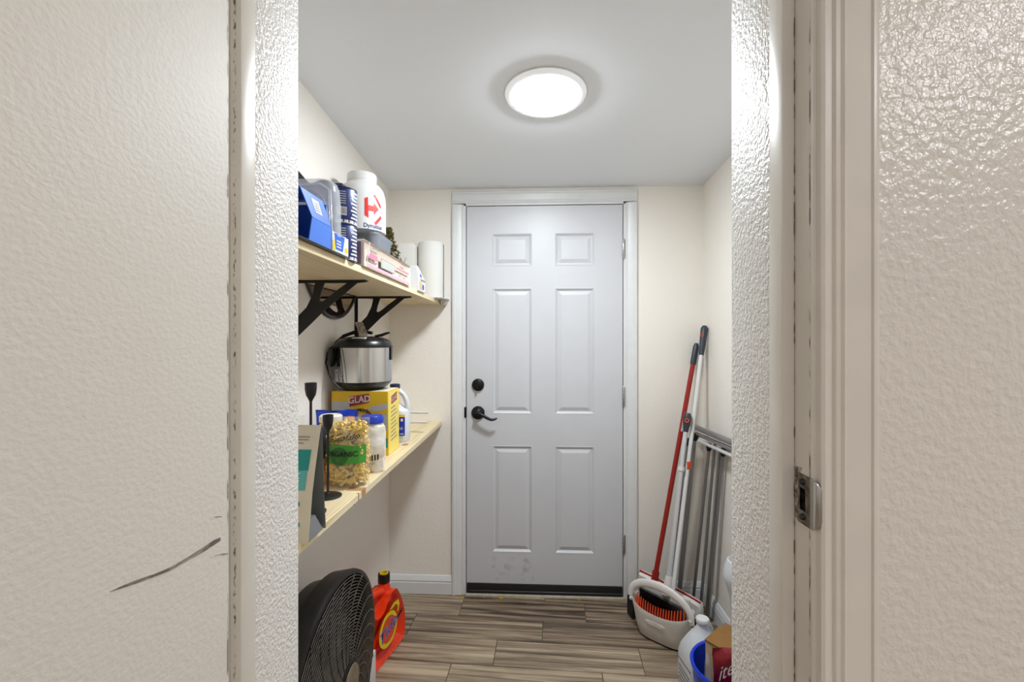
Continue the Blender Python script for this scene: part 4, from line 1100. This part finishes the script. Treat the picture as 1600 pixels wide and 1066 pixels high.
# ================================================================== FLOOR, RIGHT
def seg_pts(a, b, n=2): return [tuple(Vector(a).lerp(Vector(b), i/(n-1))) for i in range(n)]
def dirpt(a, b, t): return tuple(Vector(a).lerp(Vector(b), t))
# red broom: pole, grip, wide white head, black bristles
rb = thing('red_broom', 'broom with red pole and wide white red edged head in the corner', 'broom', (0, 0, 0))
A = (0.578, 2.205, 0.195); B = (0.824, 2.347, 1.318)
tube('pole', [A, dirpt(A, B, 0.91)], 0.0115, 'red', rb, seg=16)
tube('grip', [dirpt(A, B, 0.905), dirpt(A, B, 0.92), dirpt(A, B, 0.985), dirpt(A, B, 1.0)], [0.0135, 0.0145, 0.0145, 0.009], 'slate', rb, seg=16)
patch('pole_sticker', rect(-0.006, 0.008, -0.03, 0.03), lambda u, v: tuple(Vector(dirpt(A, B, 0.64)) + (Vector(B)-Vector(A)).normalized()*v + Vector((u, -0.0123, 0))), 'greyprint', rb)
hx = Vector((0.78, -0.56, 0)).normalized(); hn = Vector((-hx.y, hx.x, 0))
hc = Vector((0.634, 2.172, 0))
def hp_(u, n_, z): return tuple(hc + hx*u + hn*n_ + Vector((0, 0, z)))
hw = 0.150
head_o = [(-hw, 0.085), (hw, 0.060), (hw+0.002, 0.135), (hw-0.012, 0.152), (0.0, 0.180), (-hw+0.014, 0.206), (-hw+0.002, 0.196)]
head_o = chaikin(head_o, 1)
loft('head_shell', [[hp_(u, -0.018, z) for u, z in inset(head_o, 0.004)], [hp_(u, -0.022, z) for u, z in inset(head_o, 0.008)]][::-1] + [[hp_(u, 0.018, z) for u, z in head_o]], 'bin_white', rb, smooth=40)
rs = tube_rings([hp_(-hw+0.008, 0.0, 0.205), hp_(-0.06, 0.0, 0.193), hp_(0.0, 0.0, 0.1805), hp_(0.08, 0.0, 0.164), hp_(hw-0.006, 0.0, 0.148)], 0.0032, 8, flat=2.2)
merge('red_edge', [rs], 'red', rb)
tube('socket', [dirpt(A, B, -0.04), dirpt(A, B, 0.03)], 0.0165, 'red', rb, seg=16)
rs = []
for k in range(58):
    u = -hw + 2*hw*k/57; fl_ = (k/57-0.5)*2
    for n_ in (-0.012, 0.0, 0.012):
        rs.append(tube_rings([hp_(u*0.95, n_, 0.10), hp_(u*1.0 + fl_*0.018 - 0.008, n_*1.7, 0.004)], 0.0022, 4))
o = merge('bristles', rs, 'black_plastic', rb, smooth=None); o['kind'] = 'stuff'
prism('bristle_guard', [(0, 0)] * 0 or [(0.452, 2.228), (0.512, 2.258), (0.528, 2.225), (0.470, 2.190)], 0.012, 0.10, 'z', 'rubber', rb)

# white dustpan bin with its own short pole
dz = math.atan2(-0.63, 0.776)
dpn = thing('dustpan_bin', 'white upright dustpan bin with orange comb and arched handle', 'dustpan', (0.572, 2.055, 0.0), dz)
def oval(w, d, z, k=0.62):
    return [(w/2*math.copysign(abs(math.cos(t))**k, math.cos(t)), d/2*math.copysign(abs(math.sin(t))**k, math.sin(t)), z) for t in [2*PI*i/48 for i in range(48)]]
rg = []
for z, w, d in ((0.004, 0.185, 0.078), (0.012, 0.205, 0.090), (0.060, 0.235, 0.108), (0.120, 0.262, 0.124), (0.140, 0.270, 0.128), (0.144, 0.268, 0.126), (0.140, 0.260, 0.118), (0.120, 0.250, 0.112), (0.02, 0.20, 0.085)):
    rg.append([(p[0], p[1], p[2] + (0.0 if z < 0.1 else 0.016*(abs(p[0])/(w/2))**2 - 0.012*(1 if p[1] < 0 else -2.2)*(1-(abs(p[0])/(w/2))**2))) for p in oval(w, d, z)])
loft('bin_shell', rg, 'bin_white', dpn)
lathe('foot_rim', [(1, 0)], 'rubber', dpn) if False else loft('foot_rim', [oval(0.188, 0.080, 0.0), oval(0.192, 0.084, 0.006)], 'rubber', dpn)
prism('grip_notch', chaikin([(-0.045, 0.085), (0.030, 0.085), (0.038, 0.100), (-0.052, 0.100)], 1), -0.0625, -0.052, 'y', 'bin_white', dpn)
def front_rim(t):   # t -1..1 along the inner front edge
    w, d = 0.246, 0.110
    x = w/2*t*0.97
    a = math.acos(max(-1, min(1, abs(t)**(1/0.62) if t != 0 else 0)))
    y = -d/2*abs(math.sin(a))**0.62 if abs(t) < 1 else 0
    return x, y
rs = []
for k in range(19):
    t = -0.9 + 1.8*k/18
    x, y = front_rim(t)
    zb = 0.128 + 0.016*t*t - 0.012*(1-t*t)
    rs.append(tube_rings([(x, y+0.002, zb-0.03), (x, y+0.006, zb+0.012), (x, y+0.012, zb+0.046)], [0.0042, 0.0038, 0.0028], 6))
merge('comb_teeth', rs, 'orange', dpn, smooth=50)
rs = tube_rings([(front_rim(t)[0], front_rim(t)[1]+0.003, 0.122 + 0.016*t*t - 0.012*(1-t*t)) for t in [-0.94+1.88*i/20 for i in range(21)]], 0.006, 6, flat=1.5)
merge('comb_base', [rs], 'orange', dpn)
ap = []
for i in range(25):
    a = PI*i/24
    ap.append((-0.140*math.cos(a), -0.030 + 0.012*math.sin(a), 0.150 + 0.090*math.sin(a)**0.8 - 0.012*math.cos(a)*-1))
tube('arch_handle', ap, [0.012 + 0.007*math.sin(PI*i/24) for i in range(25)], 'bin_white', dpn, seg=12, flat=0.5)
for s in (-1, 1): lathe('pivot', [(0.011, -0.006), (0.012, 0.0), (0.011, 0.006)], 'bin_white', dpn, seg=20, loc=(s*0.136, -0.026, 0.150), rot=(PI/2, 0, PI/2))
box('back_plate', -0.110, 0.110, 0.030, 0.040, 0.10, 0.205, 'bin_white', dpn, bev=0.008, seg=3)
cdz, sdz = math.cos(dz), math.sin(dz)
def to_local(p):
    x, y, z = p[0]-0.572, p[1]-2.055, p[2]
    return (x*cdz + y*sdz, -x*sdz + y*cdz, z)
PA = to_local((0.606, 2.090, 0.225)); PB = to_local((0.736, 2.215, 0.985))
tube('pole', [PA, dirpt(PA, PB, 0.90)], 0.0105, 'alu', dpn, seg=16)
tube('pole_socket', [dirpt(PA, PB, -0.05), dirpt(PA, PB, 0.05)], [0.024, 0.014], 'bin_white', dpn, seg=16)
tube('grip', [dirpt(PA, PB, 0.885), dirpt(PA, PB, 0.90), dirpt(PA, PB, 0.94), dirpt(PA, PB, 0.975), dirpt(PA, PB, 1.0)], [0.0115, 0.013, 0.018, 0.020, 0.014], 'slate', dpn, seg=16)
gp = Vector(dirpt(PA, PB, 0.955)); to_cam = Vector(to_local((0, 0, CAMZ))) - gp; to_cam.normalize()
lathe('grip_ring', [(0.010, 0), (0.0105, 0.004), (0.0065, 0.004), (0.006, 0)], 'orange', dpn, seg=20, caps=(False, False), loc=tuple(gp + to_cam*0.0175), rot=to_cam.to_track_quat('Z', 'Y').to_euler())
cp = Vector(dirpt(PA, PB, 0.665))
tube('pole_clip', [tuple(cp - (Vector(PB)-Vector(PA)).normalized()*0.009), tuple(cp + (Vector(PB)-Vector(PA)).normalized()*0.009)], 0.0155, 'white_plastic', dpn, seg=16)
# long white broom standing in the dustpan
lbm = thing('white_broom', 'broom with long white pole and dark grip leaning into the corner', 'broom', (0, 0, 0))
A2 = (0.614, 2.066, 0.150); B2 = (0.852, 2.315, 1.405)
tube('pole', [A2, dirpt(A2, B2, 0.89)], 0.0096, 'white_plastic', lbm, seg=16)
tube('grip', [dirpt(A2, B2, 0.885), dirpt(A2, B2, 0.90), dirpt(A2, B2, 0.96), dirpt(A2, B2, 0.99), dirpt(A2, B2, 1.0)], [0.012, 0.0135, 0.0165, 0.0175, 0.011], 'slate', lbm, seg=16)
g2 = Vector(dirpt(A2, B2, 0.965)); tc2 = (Vector((0, 0, CAMZ)) - g2); tc2.x -= 1.2; tc2.normalize()
lathe('grip_ring', [(0.008, 0), (0.0085, 0.004), (0.005, 0.004), (0.0045, 0)], 'orange', lbm, seg=20, caps=(False, False), loc=tuple(g2 + tc2*0.0152), rot=tc2.to_track_quat('Z', 'Y').to_euler())
b3 = Vector(dirpt(A2, B2, 0.475))
box('orange_button', -0.009, 0.009, -0.0135, -0.009, -0.018, 0.018, 'orange', lbm, bev=0.001, loc=tuple(b3 + Vector((0.0, -0.001, 0))))
bblk = prism('bristle_block', chaikin([(-0.105, 0.05), (0.105, 0.05), (0.112, 0.118), (-0.112, 0.140)], 1), -0.012, 0.012, 'y', 'rubber', lbm)
o = bblk; o.location = (0.572, 2.055, 0.0); o.rotation_euler = (0, 0, dz)
rs = []
for k in range(44):
    t = -1 + 2*k/43
    for n_ in (-0.01, 0.004):
        rs.append(tube_rings([(t*0.104, n_, 0.10), (t*0.106, n_-0.006, 0.190 - 0.012*t)], 0.0018, 4))
o = merge('bristles', rs, 'black_plastic', lbm, smooth=None); o['kind'] = 'stuff'; o.location = (0.572, 2.055, 0.0); o.rotation_euler = (0, 0, dz)

# folded drying rack
rk = thing('drying_rack', 'folded grey metal drying rack with black joints leaning on the wall', 'drying rack', (0, 0, 0))
def rail(a, b, r, m='grey_tube'): return tube('rail', seg_pts(a, b), r, m, rk, seg=14)
rail((0.793, 2.315, 0.905), (0.846, 1.75, 0.905), 0.0135)
rail((0.802, 2.290, 0.872), (0.846, 1.75, 0.880), 0.0095)
rail((0.797, 2.235, 0.848), (0.842, 1.75, 0.853), 0.0080, 'alu')
def pix(px, py, Y): x, z = on_y(px, py, Y); return (x, Y, z)
legs = [((1074, 690, 2.31), (1052, 905, 2.33), 0.0075), ((1085, 682, 2.29), (1064, 900, 2.32), 0.0115), ((1108, 698, 2.175), (1087, 900, 2.25), 0.0075), ((1117, 694, 2.15), (1099, 900, 2.21), 0.0072), ((1125, 702, 2.10), (1109, 900, 2.18), 0.0070), ((1130, 706, 2.08), (1112, 900, 2.165), 0.0075)]
for a, b, r in legs:
    p, q = Vector(pix(*a)), Vector(pix(*b))
    d = (q-p).normalized(); t = (p.z - 0.006)/-d.z
    e = p + d*t
    tube('leg', [tuple(p), tuple(e)], r, 'grey_tube', rk, seg=12)
    if r > 0.0072: tube('joint_cap', [tuple(p - d*0.016), tuple(p + d*0.004), tuple(p + d*0.022)], [r*1.2, r*1.9, r*1.15], 'black_plastic', rk, seg=12)
    tube('foot_cap', [tuple(e - d*0.02), tuple(e + d*0.004)], r*1.25, 'black_plastic', rk, seg=12)

# white flared canister near the door frame
tag(lathe('flared_canister', [(0.055, 0.0), (0.057, 0.006), (0.050, 0.03), (0.040, 0.08), (0.036, 0.20), (0.040, 0.325), (0.052, 0.375), (0.063, 0.402), (0.065, 0.422), (0.058, 0.455), (0.050, 0.478), (0.044, 0.480), (0.040, 0.46)], 'hdpe', None, loc=(0.8005, 1.80, 0)), 'white plastic canister with flared top half hidden by the door frame', 'canister')
# milk jug
mk = thing('plastic_jug', 'empty milky white gallon jug in front of the dustpan', 'jug', (0.642, 1.765, 0.0), 0.12)
rg = [ring3(rrect(w, w, w*r), z) for z, w, r in ((0, 0.128, 0.2), (0.008, 0.145, 0.22), (0.04, 0.150, 0.22), (0.125, 0.150, 0.24), (0.155, 0.140, 0.3), (0.190, 0.112, 0.4), (0.222, 0.074, 0.48), (0.240, 0.046, 0.499), (0.262, 0.042, 0.499))]
loft('jug_body', rg, 'hdpe', mk)
lathe('cap', [(0.0235, 0.258), (0.0245, 0.260), (0.0245, 0.273), (0.022, 0.276), (0.0001, 0.2765)], 'white_plastic', mk, seg=28)
tube('handle', [(0.045, 0.045, 0.120), (0.066, 0.066, 0.150), (0.062, 0.062, 0.195), (0.040, 0.040, 0.228), (0.015, 0.015, 0.243)], [0.016, 0.013, 0.012, 0.012, 0.013], 'hdpe', mk, seg=12)
for q in range(4): patch('label_print', rect(-0.05, 0.04, 0.03+q*0.016, 0.034+q*0.016), lambda u, v: (-0.0757, u, v), 'deepnavy', mk)
tube('label_edge', [(-0.0755, -0.06, 0.112), (-0.0757, 0.0, 0.108), (-0.0755, 0.06, 0.104)], 0.001, 'black_print', mk, seg=5)
# blue tub
bt = thing('blue_tub', 'bright blue plastic tub holding packages beside the white jug', 'tub', (0.662, 1.542, 0.0))
lathe('tub_body', [(0.108, 0), (0.112, 0.004), (0.128, 0.235), (0.134, 0.240), (0.136, 0.250), (0.132, 0.256), (0.125, 0.252), (0.122, 0.235), (0.106, 0.010)], 'tubblue', bt, seg=48)
# open cardboard box in the tub
kb = thing('cardboard_box', 'brown topped cardboard box standing in the blue tub', 'box', (0.650, 1.572, 0.0115), 0.70)
box('box_body', -0.0475, 0.0475, -0.0475, 0.0475, 0, 0.296, 'cardin', kb, bev=0.001, seg=1)
loft('box_flap', [[(-0.049, -0.049, 0.297), (0.049, -0.049, 0.297), (0.049, 0.049, 0.297), (-0.049, 0.049, 0.297)], [(-0.049, -0.050, 0.300), (0.049, -0.050, 0.308), (0.049, 0.049, 0.312), (-0.049, 0.049, 0.304)]], 'card', kb, smooth=None)
loft('box_flap', [[(0.049, -0.047, 0.296), (0.049, 0.047, 0.296), (0.051, 0.047, 0.296), (0.051, -0.047, 0.296)], [(0.074, -0.044, 0.315), (0.074, 0.044, 0.318), (0.076, 0.044, 0.317), (0.076, -0.044, 0.314)]], 'card', kb, smooth=None)
# maroon packet in front
mp_ = thing('maroon_packet', 'maroon foil packet with white script stuffed in the blue tub', 'packet', (0.618, 1.478, 0.018), -0.12)
pillow('packet_body', 0.096, 0.335, 0.042, 'maroon', mp_, crumple=0.016, freq=14, seed=31)
text('script_print', 'ites', 0.062, 'white_print', mp_, lambda u, v: (u*0.7 - 0.010, -0.036, 0.290 + v + u*0.5), shear=0.3)
# crumpled clear wrap in the tub
cw = thing('clear_wrap', 'crumpled clear plastic wrap at the blue tub rim', 'wrap', (0.570, 1.520, 0.18), 1.4)
pillow('film_sheet', 0.055, 0.11, 0.02, 'film', cw, crumple=0.012, freq=26, seed=41)
